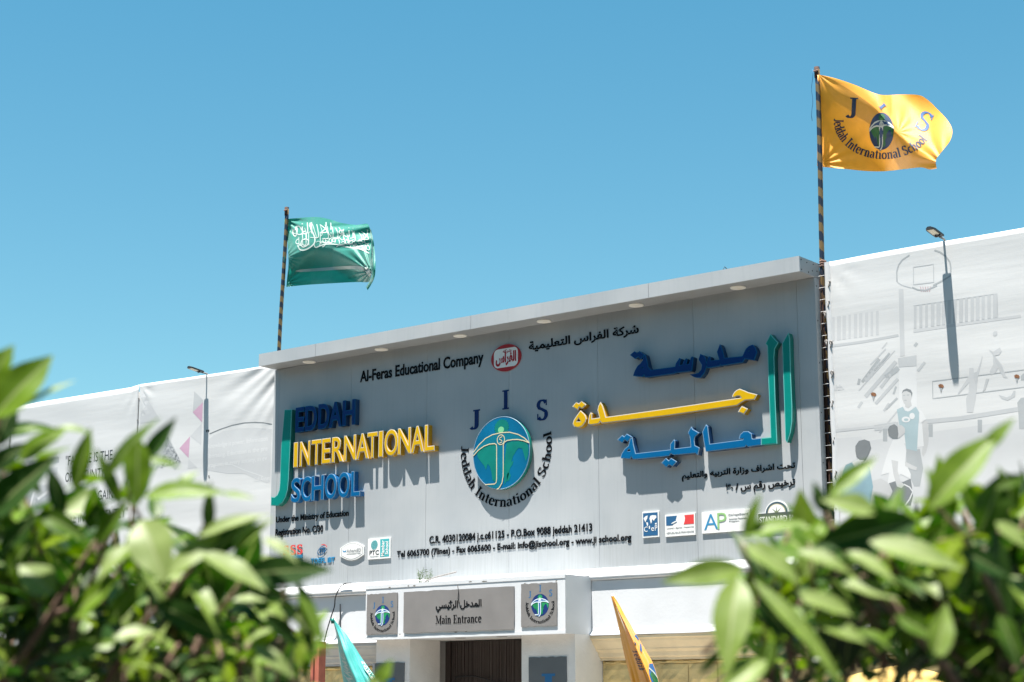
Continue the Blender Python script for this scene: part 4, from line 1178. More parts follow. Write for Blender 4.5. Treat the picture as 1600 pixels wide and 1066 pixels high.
# players of the print (from the photo, top to bottom)
k = dict(sc=5.61, ox=1300, oy=600)
def fig(parts, kk, base=.004):
    for i, (n, c, pts) in enumerate(parts): pprint(e, n, pts, c, base + .0006 * i, **kk)
fig([('player_shorts', 'mid', [(650, 570), (705, 580), (770, 570), (800, 740), (770, 900), (720, 900), (650, 740)]),
     ('player_arm', 'skin', [(790, 340), (835, 320), (850, 430), (845, 520), (825, 600), (800, 640), (785, 610), (800, 520), (790, 430)]),
     ('player_sleeve', 'white', [(755, 225), (785, 235), (825, 310), (770, 350)]),
     ('player_side', 'white', [(745, 340), (790, 350), (805, 545), (745, 555)]),
     ('player_jersey', 'jersey', [(568, 225), (620, 200), (640, 235), (680, 240), (735, 200), (765, 250), (755, 400), (745, 590), (650, 570), (630, 400), (590, 360)]),
     ('player_collar', 'white', [(622, 195), (640, 232), (665, 243), (700, 225), (730, 195), (715, 190), (690, 212), (650, 215), (635, 190)]),
     ('player_neck', 'skin', [(640, 160), (690, 150), (700, 190), (670, 215), (640, 200)]),
     ('player_face', 'skin', [(612, 80), (625, 60), (660, 48), (698, 65), (700, 110), (690, 150), (655, 190), (630, 170), (615, 130)]),
     ('player_hair', 'dark', [(612, 85), (622, 55), (655, 40), (690, 52), (705, 80), (700, 115), (690, 80), (655, 62), (630, 66)]),
     ('player_eye', 'mid', [(622, 98), (640, 96), (640, 104), (622, 106)]), ('player_eye', 'mid', [(656, 94), (678, 92), (678, 101), (656, 103)]),
     ('player_mouth', 'mid', [(632, 142), (655, 140), (652, 148), (636, 149)]),
     ('jersey_badge', 'white', [(702 + 24 * math.cos(t * .4), 282 + 28 * math.sin(t * .4)) for t in range(16)]),
     ('jersey_badge', 'white', [(648 + 38 * math.cos(t * .4), 312 + 26 * math.sin(t * .4)) for t in range(16)]),
     ('jersey_mark', 'jersey', [(650 + 20 * math.cos(t * .4), 314 + 12 * math.sin(t * .4)) for t in range(16)])], k, .004)
fig([('player_shorts', 'dark', [(490, 870), (560, 850), (620, 860), (690, 830), (700, 900), (710, 980), (690, 1066), (470, 1066), (530, 950)]),
     ('player_leg', 'skin', [(310, 950), (350, 850), (430, 830), (500, 870), (530, 940), (470, 1060), (420, 1020), (330, 1030)]),
     ('player_shirt', 'white', [(535, 490), (600, 482), (640, 540), (652, 590), (640, 680), (690, 790), (690, 835), (600, 790), (560, 850), (488, 875), (500, 780), (430, 800), (470, 660), (500, 570)]),
     ('player_arm', 'skin', [(520, 665), (580, 680), (575, 760), (600, 850), (635, 885), (610, 915), (570, 900), (540, 800)]),
     ('player_arm', 'skin', [(640, 680), (700, 710), (745, 730), (740, 758), (700, 750), (640, 720)]),
     ('player_face', 'skin', [(560, 370), (610, 360), (640, 390), (640, 430), (600, 465), (570, 480), (560, 440)]),
     ('player_hair', 'dark', [(488, 400), (505, 370), (545, 352), (575, 375), (582, 440), (575, 480), (530, 480), (495, 450)])], k, .0085)
pline(e, 'short_stripe', [(630, 880), (680, 905), (708, 945), (680, 1010), (640, 1066)], 1.0, 'white', .014, **k)
fig([('player_jersey', 'jersey_dark', [(95, 770), (120, 710), (180, 685), (250, 690), (330, 730), (360, 900), (330, 1066), (80, 1066), (75, 880)]),
     ('player_collar', 'white', [(175, 690), (230, 660), (280, 670), (250, 720), (205, 735)]),
     ('player_hair', 'dark', [(205, 590), (205, 545), (235, 500), (285, 487), (330, 505), (343, 560), (320, 620), (290, 670), (240, 665), (215, 640)])], k, .0155)
k = dict(sc=5.33, ox=1460, oy=500)
fig([('runner', 'bar', [(290, 400), (325, 400), (330, 440), (350, 440), (385, 345), (395, 300), (402, 310), (375, 420), (360, 480), (355, 540), (345, 650), (320, 770), (300, 770), (270, 770), (262, 660), (285, 600), (290, 520), (200, 620), (195, 610), (260, 510), (290, 460)]),
     ('runner_shade', 'light', [(330, 440), (358, 430), (360, 500), (345, 540), (325, 480)])], k, .004)
fig([('jumper', 'bar', [(485, 285), (510, 310), (560, 370), (590, 455), (610, 485), (575, 480), (530, 400), (510, 440), (470, 460), (460, 430), (490, 370)]),
     ('jumper_shade', 'light', [(490, 290), (520, 330), (570, 400), (580, 450), (535, 395), (510, 360)]),
     ('jumper_head', 'bar', [(485, 110), (500, 95), (522, 95), (524, 120), (505, 137), (488, 130)]),
     ('jumper_foot', 'light', [(430, 490), (455, 490), (425, 580), (402, 600)]),
     ('jumper_arm', 'bar', [(455, 250), (490, 265), (545, 230), (560, 260), (540, 290), (500, 300)])], k, .004)
fig([('reaching_arm', 'light', [(535, 625), (600, 645), (640, 630), (660, 590), (675, 590), (672, 640), (610, 672), (560, 655)]),
     ('watcher', 'mid', [(690, 690), (720, 650), (800, 640), (800, 910), (705, 910), (700, 790)]),
     ('watcher_head', 'mid', [(718, 470), (740, 445), (800, 450), (800, 500), (720, 500)])], k, .004)
ptext(e, 'alth.', (1301, 611), (1319, 608), (1301, 602.5), 'bar', .02)
# --- prints, left banners
e = BLA
ptext(e, '"FAILURE IS THE', (102, 728), (175.6, 717.6), (102, 713.5), 'black', .004)
ptext(e, 'OPPORTUNITY', (101.5, 753.5), (163, 748.5), (101.5, 739), 'black', .004)
ptext(e, 'TO BEGIN AGAIN', (97, 788), (177, 778), (97, 774), 'black', .004)
ptext(e, 'MORE INTELLIGENTLY"', (91.8, 819.5), (199, 806), (91.8, 805), 'black', .004)
ptext(e, 'HENRY FORD', (88, 852), (148, 846), (88, 838), 'black', .004)
k = dict(sc=5.61, ox=0, oy=690)
pprint(e, 'photo_print', [(250, 170), (515, 132), (518, 185), (250, 235)], 'mid', .003, **k)
pprint(e, 'photo_print', [(40, 205), (140, 190), (150, 320), (30, 330)], 'mid', .003, **k)
pprint(e, 'photo_print', [(430, 235), (505, 225), (503, 290), (430, 300)], 'light', .003, **k)
pprint(e, 'photo_print', [(110, 690), (180, 500), (290, 380), (420, 380), (470, 420), (475, 560), (300, 640), (230, 720)], 'light', .003, **k)
pprint(e, 'photo_print', [(150, 620), (200, 520), (300, 430), (280, 600), (200, 690)], 'mid', .004, **k)
pprint(e, 'photo_print', [(310, 500), (470, 450), (475, 540), (310, 600)], 'mid', .004, **k)
pprint(e, 'photo_print', [(40, 800), (110, 690), (260, 700), (240, 900), (30, 900)], 'light', .003, **k)
pprint(e, 'photo_print', [(-200, 250), (-20, 215), (-20, 420), (-200, 460)], 'light', .003, **k)
pline(e, 'photo_line', [(330, 505), (425, 435)], 2, 'white', .005, **k)
pline(e, 'photo_line', [(215, 610), (260, 590), (290, 470), (300, 440)], 1.6, 'white', .005, **k)
e = BLB
k = dict(sc=5.33, ox=250, oy=560)
pprint(e, 'pale_triangle', [(285, 275), (358, 345), (358, 365), (272, 450)], 'light', .003, **k)
pprint(e, 'pink_triangle', [(357, 365), (272, 450), (350, 532)], 'pink', .004, **k)
pprint(e, 'pale_triangle', [(252, 648), (345, 545), (342, 722)], 'pale', .003, **k)
pprint(e, 'pink_triangle', [(250, 650), (162, 750), (238, 830)], 'pink', .004, **k)
pprint(e, 'pale_triangle', [(238, 840), (310, 910), (230, 920)], 'pale', .003, **k)
pprint(e, 'pale_triangle', [(-155, 255), (5, 520), (-165, 545)], 'pale', .003, **k)
pprint(e, 'dotted_triangle', [(60, 650), (90, 690), (176, 865), (125, 935), (60, 850), (-40, 930), (0, 800)], 'light', .003, **k)
rr = random.Random(2)
dots = MB()
for i in range(420):
    a, b = rr.random(), rr.random()
    if a + b > 1: a, b = 1 - a, 1 - b
    x, y = 60 + a * (176 - 60) + b * (0 - 60), 650 + a * (865 - 650) + b * (920 - 650)
    s_ = rr.uniform(2, 5)
    vv = [bnr(250 + (x + dx * s_) / 5.33, 560 + (y + dy * s_) / 5.33, .0016) for dx, dy in ((-1, 0), (0, -1), (1, 0), (0, 1))]
    dots.add(vv, [(0, 3, 2, 1)])
dots.build('dotted_print', PR['dark'], e)
pline(e, 'arc_line', [(412, 630), (500, 592), (600, 558), (700, 538), (790, 533), (860, 537), (932, 549)], .75, 'dark', .004, **k)
pprint(e, 'grey_panel', [(390, 690), (450, 640), (540, 605), (650, 585), (780, 578), (930, 590), (915, 1030), (890, 1040), (700, 960), (560, 960), (380, 930)], 'pale', .002, **k)
ptext(e, "''", (321.5, 681), (326.5, 680), (321.5, 672.5), 'black', .03)
ptext(e, 'Knowledge is power. Information', (325, 701), (418, 689.5), (325, 694), 'white', .01, .0055)
ptext(e, 'liberating. Education is the pre', (324, 716.5), (418, 705), (324, 709.5), 'white', .01, .0055)
ptext(e, 'progress, in every society, in ev', (323, 731), (417, 720), (323, 724), 'white', .01, .0055)
ptext(e, 'Kofi Annan', (396.5, 753), (421, 750), (396.5, 746), 'white', .01, .0055)
pline(e, 'arc_line', [(420, 905), (520, 880), (600, 885), (700, 930), (860, 985)], .6, 'white', .005, **k)
pline(e, 'small_mark', [(406, 975), (410, 1000)], .8, 'black', .004, **k)

# ------------------------------------------------------------------ floodlights on the banner tops
BODY_ = M('lamp_housing', (0.030, 0.036, 0.042), 0.45, 0.15, 12)
LENS = M('lamp_lens', (0.62, 0.58, 0.46), 0.3, 0.06, 30)
ARMM = M('lamp_arm', (0.22, 0.23, 0.235), 0.5)
def floodlight(label, x, z):
    """slim head pointing away from the wall on a short arm; x, z of the arm's foot on the wall"""
    E_ = empty('floodlight', (x, YB + .06, z - .12), label, 'floodlight', 'floodlights on top of the banners')
    dz = -0.02
    MB().tube([(x, YB + .07, z - .16), (x, YB + .06, z + .02), (x, YB - .005, z + .05), (x, -.02, z + .055)], .016, 8).build('arm', ARMM, E_, True)
    m = MB()
    tilt = math.radians(7)
    def pt(l, wd, h):   # l along the head away from the wall
        return (x + wd, -.015 - l * math.cos(tilt), z + .06 + l * math.sin(tilt) + h)
    prof = [(0, .058), (.01, .064), (.06, .066), (.27, .066), (.31, .056), (.335, .034)]
    for l, hw in prof:
        for wd, h in ((-hw, -.008), (-hw, .012), (-hw * .6, .024), (hw * .6, .024), (hw, .012), (hw, -.008)):
            m.v.append(pt(l, wd, h))
    for i in range(len(prof) - 1):
        for j in range(6):
            m.f.append((i * 6 + j, (i + 1) * 6 + j, (i + 1) * 6 + (j + 1) % 6, i * 6 + (j + 1) % 6)); m.m.append(0)
    m.f += [tuple(reversed(range(6))), tuple(range(30, 36))]; m.m += [0, 0]
    hd = m.build('head', BODY_, E_)
    q = [pt(.12, -.045, -.0095), pt(.12, .045, -.0095), pt(.30, .045, -.0095), pt(.30, -.045, -.0095)]
    t_ = [pt(.12, -.045, -.0125), pt(.12, .045, -.0125), pt(.30, .045, -.0125), pt(.30, -.045, -.0125)]
    MB().add(q + t_, [(0, 1, 2, 3), (4, 7, 6, 5), (0, 4, 5, 1), (1, 5, 6, 2), (2, 6, 7, 3), (3, 7, 4, 0)]).build('lens', LENS, hd)
    MB().tube([pt(.05, -.04, -.012), pt(.08, -.02, -.03), pt(.10, .02, -.03), pt(.08, .04, -.012)], .010, 6).build('sensor', BODY_, hd)
p = W(1475, 379, YB); floodlight('slim dark floodlight above the basketball banner at the right', p.x, p.z)
p = W(323, 588, YB); floodlight('slim dark floodlight above the pink triangle banner at the left', p.x, p.z)

# ------------------------------------------------------------------ flag poles and flags
def pole_mat():
    m = bpy.data.materials.new('striped_pole'); m.use_nodes = True
    t = m.node_tree; b = t.nodes['Principled BSDF']; b.inputs['Roughness'].default_value = .5
    tc = t.nodes.new('ShaderNodeTexCoord'); sx = t.nodes.new('ShaderNodeSeparateXYZ')
    t.links.new(tc.outputs['Generated'], sx.inputs[0])
    def mth(op, a, bb):
        n = t.nodes.new('ShaderNodeMath'); n.operation = op
        for i, v in enumerate((a, bb)):
            if v is None: continue
            if isinstance(v, (int, float)): n.inputs[i].default_value = v
            else: t.links.new(v, n.inputs[i])
        return n.outputs[0]
    an = mth('ARCTAN2', mth('SUBTRACT', sx.outputs[1], .5), mth('SUBTRACT', sx.outputs[0], .5))
    nz = t.nodes.new('ShaderNodeTexNoise'); nz.inputs['Scale'].default_value = 40
    t.links.new(tc.outputs['Object'], nz.inputs[0])
    h = mth('ADD', mth('ADD', mth('MULTIPLY', sx.outputs[2], 27.0), mth('DIVIDE', an, 2 * PI)), mth('MULTIPLY', nz.outputs[0], .3))
    fr = mth('GREATER_THAN', mth('FRACT', h, None), .48)
    mx = t.nodes.new('ShaderNodeMix'); mx.data_type = 'RGBA'
    t.links.new(fr, mx.inputs[0])
    mx.inputs[6].default_value = (0.004, 0.014, 0.036, 1); mx.inputs[7].default_value = (0.145, 0.095, 0.032, 1)
    t.links.new(mx.outputs[2], b.inputs['Base Color'])
    return m
POLE = pole_mat()
ROPE = M('old_rope', (.20, .12, .10), .9)
def flagpole(label, base, top, r, name='flagpole'):
    base, top = Vector(base), Vector(top)
    E_ = empty(name, base, label, 'flagpole')
    nn = 24
    pts = []
    for i in range(nn + 1):
        k = i / nn
        pts.append(base.lerp(top, k) + Vector((.012 * math.sin(k * 9), .01 * math.sin(k * 7), 0)))
    MB().tube(pts, r, 12).build('striped_tube', POLE, E_, True)
    MB().tube([top - Vector((0, 0, .16)), top], r * 1.06, 10).build('pole_cap', RUST, E_, True)
    m = MB(); m.tube([top + Vector((-.03, -.03, -.06)), top + Vector((.0, -.055, -.075)), top + Vector((.03, -.03, -.06)), top + Vector((0, .02, -.06)), top + Vector((-.03, -.03, -.06))], .012, 6)
    m.build('rope_loop', ROPE, E_, True)
    return E_
YR = 0.20
t_ = W(1276, 105, YR); b_ = W(1297, 775, YR)
FPR = flagpole('tall blue and gold striped pole at the right end of the grey wall', (b_.x + .0, YR, 3.6), t_, .036)
rt_ = W(1283, 412, YR - .05)
m = MB()
for i in range(3):
    m.tube([(rt_.x + .042 * math.cos(a * .7), YR + .042 * math.sin(a * .7), rt_.z - .03 + i * .035 + .006 * math.sin(a * 2)) for a in range(10)], .014, 6)
m.build('rope_lashing', ROPE, FPR, True)
YL = 0.35
t_ = W(448, 324, YL); b_ = W(437, 550, YL)
dzz = (t_ - b_) / (t_.z - b_.z)
FPL = flagpole('thin blue and gold striped pole behind the left end of the canopy', b_ - dzz * 3.0, t_, .036)
def cloth_mat(name, rgb, tr):
    m = M(name, rgb, 0.42, 0.06, 9, 0.22, 180, spec=.35, trans=tr)
    m.node_tree.nodes['Principled BSDF'].inputs['Sheen Weight'].default_value = .3
    return m
CY = cloth_mat('yellow_cloth', (0.74, 0.315, 0.022), .24)
CG = cloth_mat('green_cloth', (0.003, 0.185, 0.145), .22)
CT = cloth_mat('teal_cloth', (0.035, 0.36, 0.34), .22)
def curve_at(pts, u):
    L = [0]
    for a, b in zip(pts, pts[1:]): L.append(L[-1] + math.hypot(b[0] - a[0], b[1] - a[1]))
    t = u * L[-1]
    for i in range(len(pts) - 1):
        if t <= L[i + 1] or i == len(pts) - 2:
            k = (t - L[i]) / max(L[i + 1] - L[i], 1e-9)
            # Catmull-Rom
            p0, p1, p2, p3 = pts[max(i - 1, 0)], pts[i], pts[i + 1], pts[min(i + 2, len(pts) - 1)]
            return tuple(.5 * (2 * p1[c] + (p2[c] - p0[c]) * k + (2 * p0[c] - 5 * p1[c] + 4 * p2[c] - p3[c]) * k * k + (3 * p1[c] - p0[c] - 3 * p2[c] + p3[c]) * k ** 3) for c in (0, 1))
def coons(top, bot, lef, rig, u, v):
    T, Bq, Lq, Rq = curve_at(top, u), curve_at(bot, u), curve_at(lef, v), curve_at(rig, v)
    o = []
    for c in (0, 1):
        ruled = (1 - v) * T[c] + v * Bq[c] + (1 - u) * Lq[c] + u * Rq[c]
        o.append(ruled - ((1 - u) * (1 - v) * top[0][c] + u * (1 - v) * top[-1][c] + (1 - u) * v * bot[0][c] + u * v * bot[-1][c]))
    return o
def smooth(a, b, x):
    t = min(1, max(0, (x - a) / (b - a)))
    return t * t * (3 - 2 * t)
def cloth(name, mat, grid, parent):
    nu, nv = len(grid[0]) - 1, len(grid) - 1
    m = MB()
    for row in grid: m.v += [tuple(p) for p in row]
    for j in range(nv):
        for i in range(nu):
            a = j * (nu + 1) + i
            m.f.append((a, a + 1, a + nu + 2, a + nu + 1)); m.m.append(0)
    return m.build(name, mat, parent, True)
# --- yellow flag: crop coordinates -> pixel = 1240 + x / 5.075, 90 + y / 5.075
YS = (5.075, 1240, 90)
y_top = [(200, 135), (330, 165), (480, 215), (640, 282), (720, 298), (860, 293), (1000, 300), (1080, 350), (1130, 400)]
y_bot = [(232, 868), (420, 885), (570, 900), (720, 902), (880, 885), (1010, 872), (1080, 888), (1135, 880)]
y_lef = [(200, 135), (212, 400), (222, 640), (232, 868)]
y_rig = [(1130, 400), (1215, 490), (1258, 575), (1240, 660), (1180, 740), (1130, 810), (1135, 880)]
def y_depth(x, y):
    a, b = (x - 200) / 1050, (y - 135) / 760
    # ridge from the hoist's top corner down to the fly; the cloth falls back on both sides
    rg = lin([(0, 0), (.10, .05), (.22, .14), (.35, .26), (.44, .36), (.55, .56), (.70, .74), (.85, .86), (1, .92)], a)
    s = b - rg
    d = -.34 * a * (1 - .4 * a)
    d += (.30 * smooth(-.05, .55, -s) if s < 0 else   .58 * smooth(-.02, .60, s)) * (.25 + .75 * min(1, a * 2.0))
    # pulled folds that fan out of the lower hoist corner and the bunched centre
    for cx, cy, n, amp, rad, ph in ((.02, .93, 15, .011, .42, 0), (.0, .0, 13, .008, .40, 1), (.60, .60, 11, .003, .25, 2), (.95, .95, 12, .018, .30, .5)):
        r = math.hypot((a - cx) * 1.38, b - cy)
        d += amp * smooth(0, .06, r) * math.exp(-(r / rad) ** 2) * math.sin(n * math.atan2(b - cy, (a - cx) * 1.38) + ph)
    d += .045 * math.sin(a * 9 + b * 3) * a + .03 * math.sin(a * 15 - b * 6) * a * a
    return d
YF = YR - .02
def yflag(x, y, lift=0.0):
    q = W(YS[1] + x / YS[0], YS[2] + y / YS[0], YF + y_depth(x, y) - lift)
    return (q.x, q.y, q.z)
FY = empty('school_flag', W(1283, 262, YF), 'large yellow flag with a blue globe flying high at the right', 'flag')
gr_ = [[yflag(*coons(y_top, y_bot, y_lef, y_rig, i / 140, j / 100)) for i in range(141)] for j in range(101)]
cloth('cloth', CY, gr_, FY)
MB().tube([yflag(195, 140 + i * 72) for i in range(11)], .016, 8).build('hoist_sleeve', CY, FY, True)
m = MB(); m.tube([(q := W(1269, 108 + i * 9, YR - .04)) + Vector((.012 * math.sin(i * 1.4), 0, 0)) for i in range(10)], .004, 5)
m.build('halyard', M('blue_rope', (.02, .12, .25), .7), FY, True)
FN = M('flag_navy', (0.012, 0.03, 0.075), .6); FB = M('flag_blue', (0.02, 0.09, 0.24), .6)
PAL3 = dict(sea=M('flag_sea', (0.006, 0.035, 0.10), .6, .2, 6), land=M('flag_green', (0.012, 0.12, 0.03), .6, .25, 9), body=M('flag_body', (0.008, 0.05, 0.14), .6), head=M('flag_head', (.10, .26, .04), .6), line=M('flag_line', (.50, .52, .46), .6))
fpl = lambda p, h: yflag(697 + p[0] * 98, 585 - p[1] * 150, h)
emblem_parts(fpl, FY, PAL3, .007, .002, lw=.04, fine=.12)
def yletter(c, cx, cy, hgt, rot, mat, wx=1.0, bold=1.0, name='initial_letter'):
    mm = MB(); adv = SER[c][0]; ca, sa = math.cos(rot), math.sin(rot)
    def pl(p, h):
        u, q = (p[0] - adv / 2) * hgt / .69 * wx, (p[1] - .345) * hgt / .69
        return yflag(cx + u * ca + q * sa, cy + u * sa - q * ca, h)
    put_serif(mm, c, pl, .008, 0, bold); mm.build(name, mat, FY)
yletter('J', 462, 400, 155, .05, FN, 1.1)
yletter('I', 705, 386, 46, .9, FB, 2.0, 1.2)
yletter('S', 1040, 505, 150, .45, FB, 1.15, .8)
m = MB()
ring_text(m, RING, 715, -505, 395, 300, 176, 331, 74, lambda p, h: yflag(p[0], -p[1], h), .007, bold=1.1)
m.build('ring_writing', FN, FY)
# --- green flag: pixel = 435 + x / 7.109, 320 + y / 7.109
GS = (7.109, 435, 320)
g_top = [(68, 158), (200, 150), (320, 140), (440, 138), (560, 160), (700, 202), (860, 224), (985, 212), (1015, 262)]
g_bot = [(88, 914), (300, 892), (600, 873), (860, 860), (985, 862), (1012, 850)]
g_lef = [(68, 158), (92, 300), (105, 450), (112, 650), (98, 800), (88, 914)]
g_rig = [(1015, 262), (1030, 420), (1026, 600), (1028, 690), (1035, 770), (1012, 850)]
def g_depth(x, y):
    a, b = (x - 70) / 960, (y - 150) / 740
    rg = lin([(0, .62), (.15, .53), (.35, .45), (.55, .46), (.75, .60), (1, .78)], a)
    s = b - rg
    d = -.22 * a + .10 * a * a
    d += (.26 * smooth(0, .70, -s) if s < 0 else .30 * smooth(-.02, .32, s) - .10 * smooth(.26, .5, s)) * min(1, .4 + a * 2)
    for cx, cy, n, amp, rad, ph in ((.0, .02, 14, .016, .34, 0), (.02, .98, 16, .014, .40, 1), (1.0, .80, 18, .020, .40, 2), (.0, .6, 20, .010, .22, 0)):
        r = math.hypot((a - cx) * 1.3, b - cy)
        d += amp * smooth(0, .06, r) * math.exp(-(r / rad) ** 2) * math.sin(n * math.atan2(b - cy, (a - cx) * 1.3) + ph)
    d += .022 * math.sin(b * 34 + a * 7) * smooth(.06, .15, b) * smooth(.5, .4, b) * smooth(.35, .7, a)
    d += .018 * math.sin(a * 12 + b * 5)
    return d
def gflag(x, y, lift=0.0):
    q = W(GS[1] + x / GS[0], GS[2] + y / GS[0], YL - .03 + g_depth(x, y) - lift)
    return (q.x, q.y, q.z)
FG = empty('green_flag', W(445, 447, YL), 'green flag with white Arabic writing and sword at the left', 'flag')
gr_ = [[gflag(*coons(g_top, g_bot, g_lef, g_rig, i / 120, j / 90)) for i in range(121)] for j in range(91)]
cloth('cloth', CG, gr_, FG)
inner = [(1013, 262), (1030, 420), (1026, 600), (1030, 700), (1037, 780), (1012, 850), (975, 915)]
outer = [(1030, 280), (1060, 430), (1078, 640), (1076, 760), (1060, 830), (1035, 880), (992, 950)]
def curl(u, v):
    a, b = curve_at(inner, v), curve_at(outer, v)
    x, y = a[0] + (b[0] - a[0]) * u, a[1] + (b[1] - a[1]) * u
    d = g_depth(min(a[0], 1030), a[1]) + .16 * u + .05 * math.sin(u * PI) - .02 * math.sin(v * 14) * u
    return tuple(W(GS[1] + x / GS[0], GS[2] + y / GS[0], YL - .03 + d))
cloth('curled_edge', CG, [[curl(i / 10, j / 40) for i in range(11)] for j in range(41)], FG)
MB().tube([gflag(66 + (6 if i < 6 else 0), 165 + i * 74) for i in range(11)], .012, 8).build('hoist_sleeve', CG, FG, True)
FW_ = M('flag_white', (.43, .50, .47), .6)
def gtext(s, x0, x1, y0, y1, off, lift):
    v, f = text2d(s, off, 0.0)
    a0, a1, b0, b1 = bbox(v)
    v, f = subdiv([(p[0], p[1]) for p in v], f, .35)
    vv = [gflag(x0 + (p[0] - a0) / (a1 - a0) * (x1 - x0), y1(x0 + (p[0] - a0) / (a1 - a0) * (x1 - x0)) + ((p[1] - b0) / (b1 - b0)) * (y0(x0 + (p[0] - a0) / (a1 - a0) * (x1 - x0)) - y1(x0 + (p[0] - a0) / (a1 - a0) * (x1 - x0))), lift) for p in v]
    obj('white_writing', vv, f, FW_, FG)
tp = lambda x: lin([(140, 240), (350, 205), (560, 205), (800, 270), (1010, 290)], x)
mdl = lambda x: lin([(140, 370), (350, 345), (560, 335), (800, 385), (1010, 420)], x)
bt_ = lambda x: lin([(200, 500), (320, 500), (450, 470), (600, 465), (800, 480), (1030, 560)], x)
gtext(arabic('لا إله إلا الله'), 150, 1005, lambda x: tp(x) - 12, lambda x: mdl(x) + 30, -.012, .004)
gtext(arabic('محمد رسول الله'), 190, 1015, lambda x: mdl(x) - 40, lambda x: bt_(x) + 5, -.012, .0055)
rr = random.Random(21)
def gline(pts, hw, lift=.006):
    P = [curve_at(pts, i / 22) for i in range(23)]
    v, f = ribbon(P, hw)
    obj('white_writing', [gflag(p[0], p[1], lift) for p in v], f, FW_, FG)
gline([(352, 200), (362, 270), (395, 340), (405, 410), (370, 460), (300, 500), (240, 500), (215, 450)], 7)
gline([(160, 270), (165, 330), (190, 350), (205, 300), (190, 255), (230, 240), (275, 300), (300, 290)], 6)
gline([(245, 430), (270, 470), (320, 450), (335, 400), (300, 380), (260, 400), (250, 440)], 6)
gline([(430, 470), (520, 440), (640, 440), (760, 470), (900, 490), (1010, 540)], 6)
for i in range(16):
    x = 300 + 42 * i + rr.uniform(-12, 12); y0 = tp(x) + rr.uniform(5, 60); h = rr.uniform(70, 150)
    gline([(x, y0), (x + rr.uniform(5, 30), y0 + h * .5), (x + rr.uniform(10, 45), y0 + h), (x - rr.uniform(0, 40), y0 + h + rr.uniform(0, 15))], rr.uniform(2.6, 4.2), .0065 + .0002 * i)
for i in range(12):
    x = 420 + 46 * i; y0 = lin([(200, 420), (600, 400), (1010, 460)], x) + rr.uniform(-35, 45)
    gline([(x, y0), (x + 25, y0 - rr.uniform(8, 22)), (x + 55, y0 + rr.uniform(0, 14)), (x + 80, y0 - 6)], rr.uniform(2.6, 4), .0075 + .0002 * i)
sw = [(190, 738), (300, 730), (420, 722), (560, 712), (700, 702), (830, 697), (930, 706), (985, 730), (1020, 768)]
v, f = ribbon([(curve_at(sw, i / 40)) for i in range(41)], 1)
vv = []
for i in range(41):
    p = curve_at(sw, i / 40); hw = lin([(0, 2), (.08, 14), (.6, 18), (.85, 20), (1, 26)], i / 40)
    a, b = curve_at(sw, max(0, i / 40 - .01)), curve_at(sw, min(1, i / 40 + .01))
    dx, dy = b[0] - a[0], b[1] - a[1]; l = math.hypot(dx, dy)
    vv += [gflag(p[0] + dy / l * hw, p[1] - dx / l * hw, .007), gflag(p[0] - dy / l * hw, p[1] + dx / l * hw, .007)]
obj('sword', vv, f, FW_, FG)
hg = [(955, 660), (985, 680), (1000, 720), (1030, 770), (1020, 800), (990, 790), (965, 740)]
v, f = fill2d([[(p[0], -p[1]) for p in hg]])
v, f = subdiv([(p[0], p[1]) for p in v], f, 30)
obj('sword_hilt', [gflag(p[0], -p[1], .010) for p in v], f, FW_, FG)

# --- furled flags on leaning staffs in front of the entrance
def furled(name, label, cols, depth, mat, sc, ox, oy, y, staff):
    """cols: polylines from the tip downwards, left to right; depth: y offset of each"""
    E_ = empty(name, W(ox + cols[0][-1][0] / sc, oy + cols[0][-1][1] / sc, y), label, 'flag')
    nv, per = 40, 8
    def surf(s, v, lift=0):
        k = min(int(s), len(cols) - 2); t = s - k
        a, b = curve_at(cols[k], v), curve_at(cols[k + 1], v)
        d = (depth[k] + (depth[k + 1] - depth[k]) * t) * smooth(0, .35, v) + .018 * math.sin(s * 6 + v * 5) * v + .016 * math.sin(s * 14 + v * 3) * v + .006 * math.sin(s * 31 - v * 4) * v
        q = W(ox + (a[0] + (b[0] - a[0]) * t) / sc, oy + (a[1] + (b[1] - a[1]) * t) / sc, y + d - lift)
        return (q.x, q.y, q.z)
    n = (len(cols) - 1) * per
    cloth('cloth', mat, [[surf(i / per, j / nv) for i in range(n + 1)] for j in range(nv + 1)], E_)
    a = W(ox + staff[0][0] / sc, oy + staff[0][1] / sc, y + .02)
    b = W(ox + staff[1][0] / sc, oy + staff[1][1] / sc, y + .02)
    d = (b - a) / (a.z - b.z)
    MB().tube([a + Vector((0, 0, .02)), a + d * (a.z - .13)], .018, 10).build('staff', M(name + '_staff', (.45, .42, .36), .5), E_, True)
    return E_, surf
FT, tsurf = furled('furled_flag', 'teal furled flag with white writing hanging left of the entrance', [
    [(180, 150), (240, 400), (262, 560), (300, 850), (335, 1066), (380, 1500)],
    [(200, 200), (240, 300), (300, 480), (370, 700), (440, 880), (520, 1066), (640, 1500)],
    [(205, 180), (330, 330), (410, 480), (500, 700), (600, 900), (690, 1066), (900, 1500)],
    [(212, 170), (300, 290), (400, 410), (500, 560), (600, 720), (700, 860), (845, 1066), (1100, 1500)]], [.20, -.16, -.05, .06], CT, 9.19, 500, 950, -3.0, ((194, 140), (480, 900)))
m = MB(); m.tube([tsurf(0, .0), Vector(tsurf(0, 0)) + Vector((.015, 0, -.07))], .03, 8); m.build('staff_cap', GRNS, FT, True)
TW = FW_
def swash(surf, E_, lst, hw, mat, name='white_writing'):
    for pts in lst:
        v, f = ribbon([curve_at(pts, i / 12) for i in range(13)], hw)
        obj(name, [surf(p[0], p[1], .012) for p in v], f, mat, E_)
rr = random.Random(4)
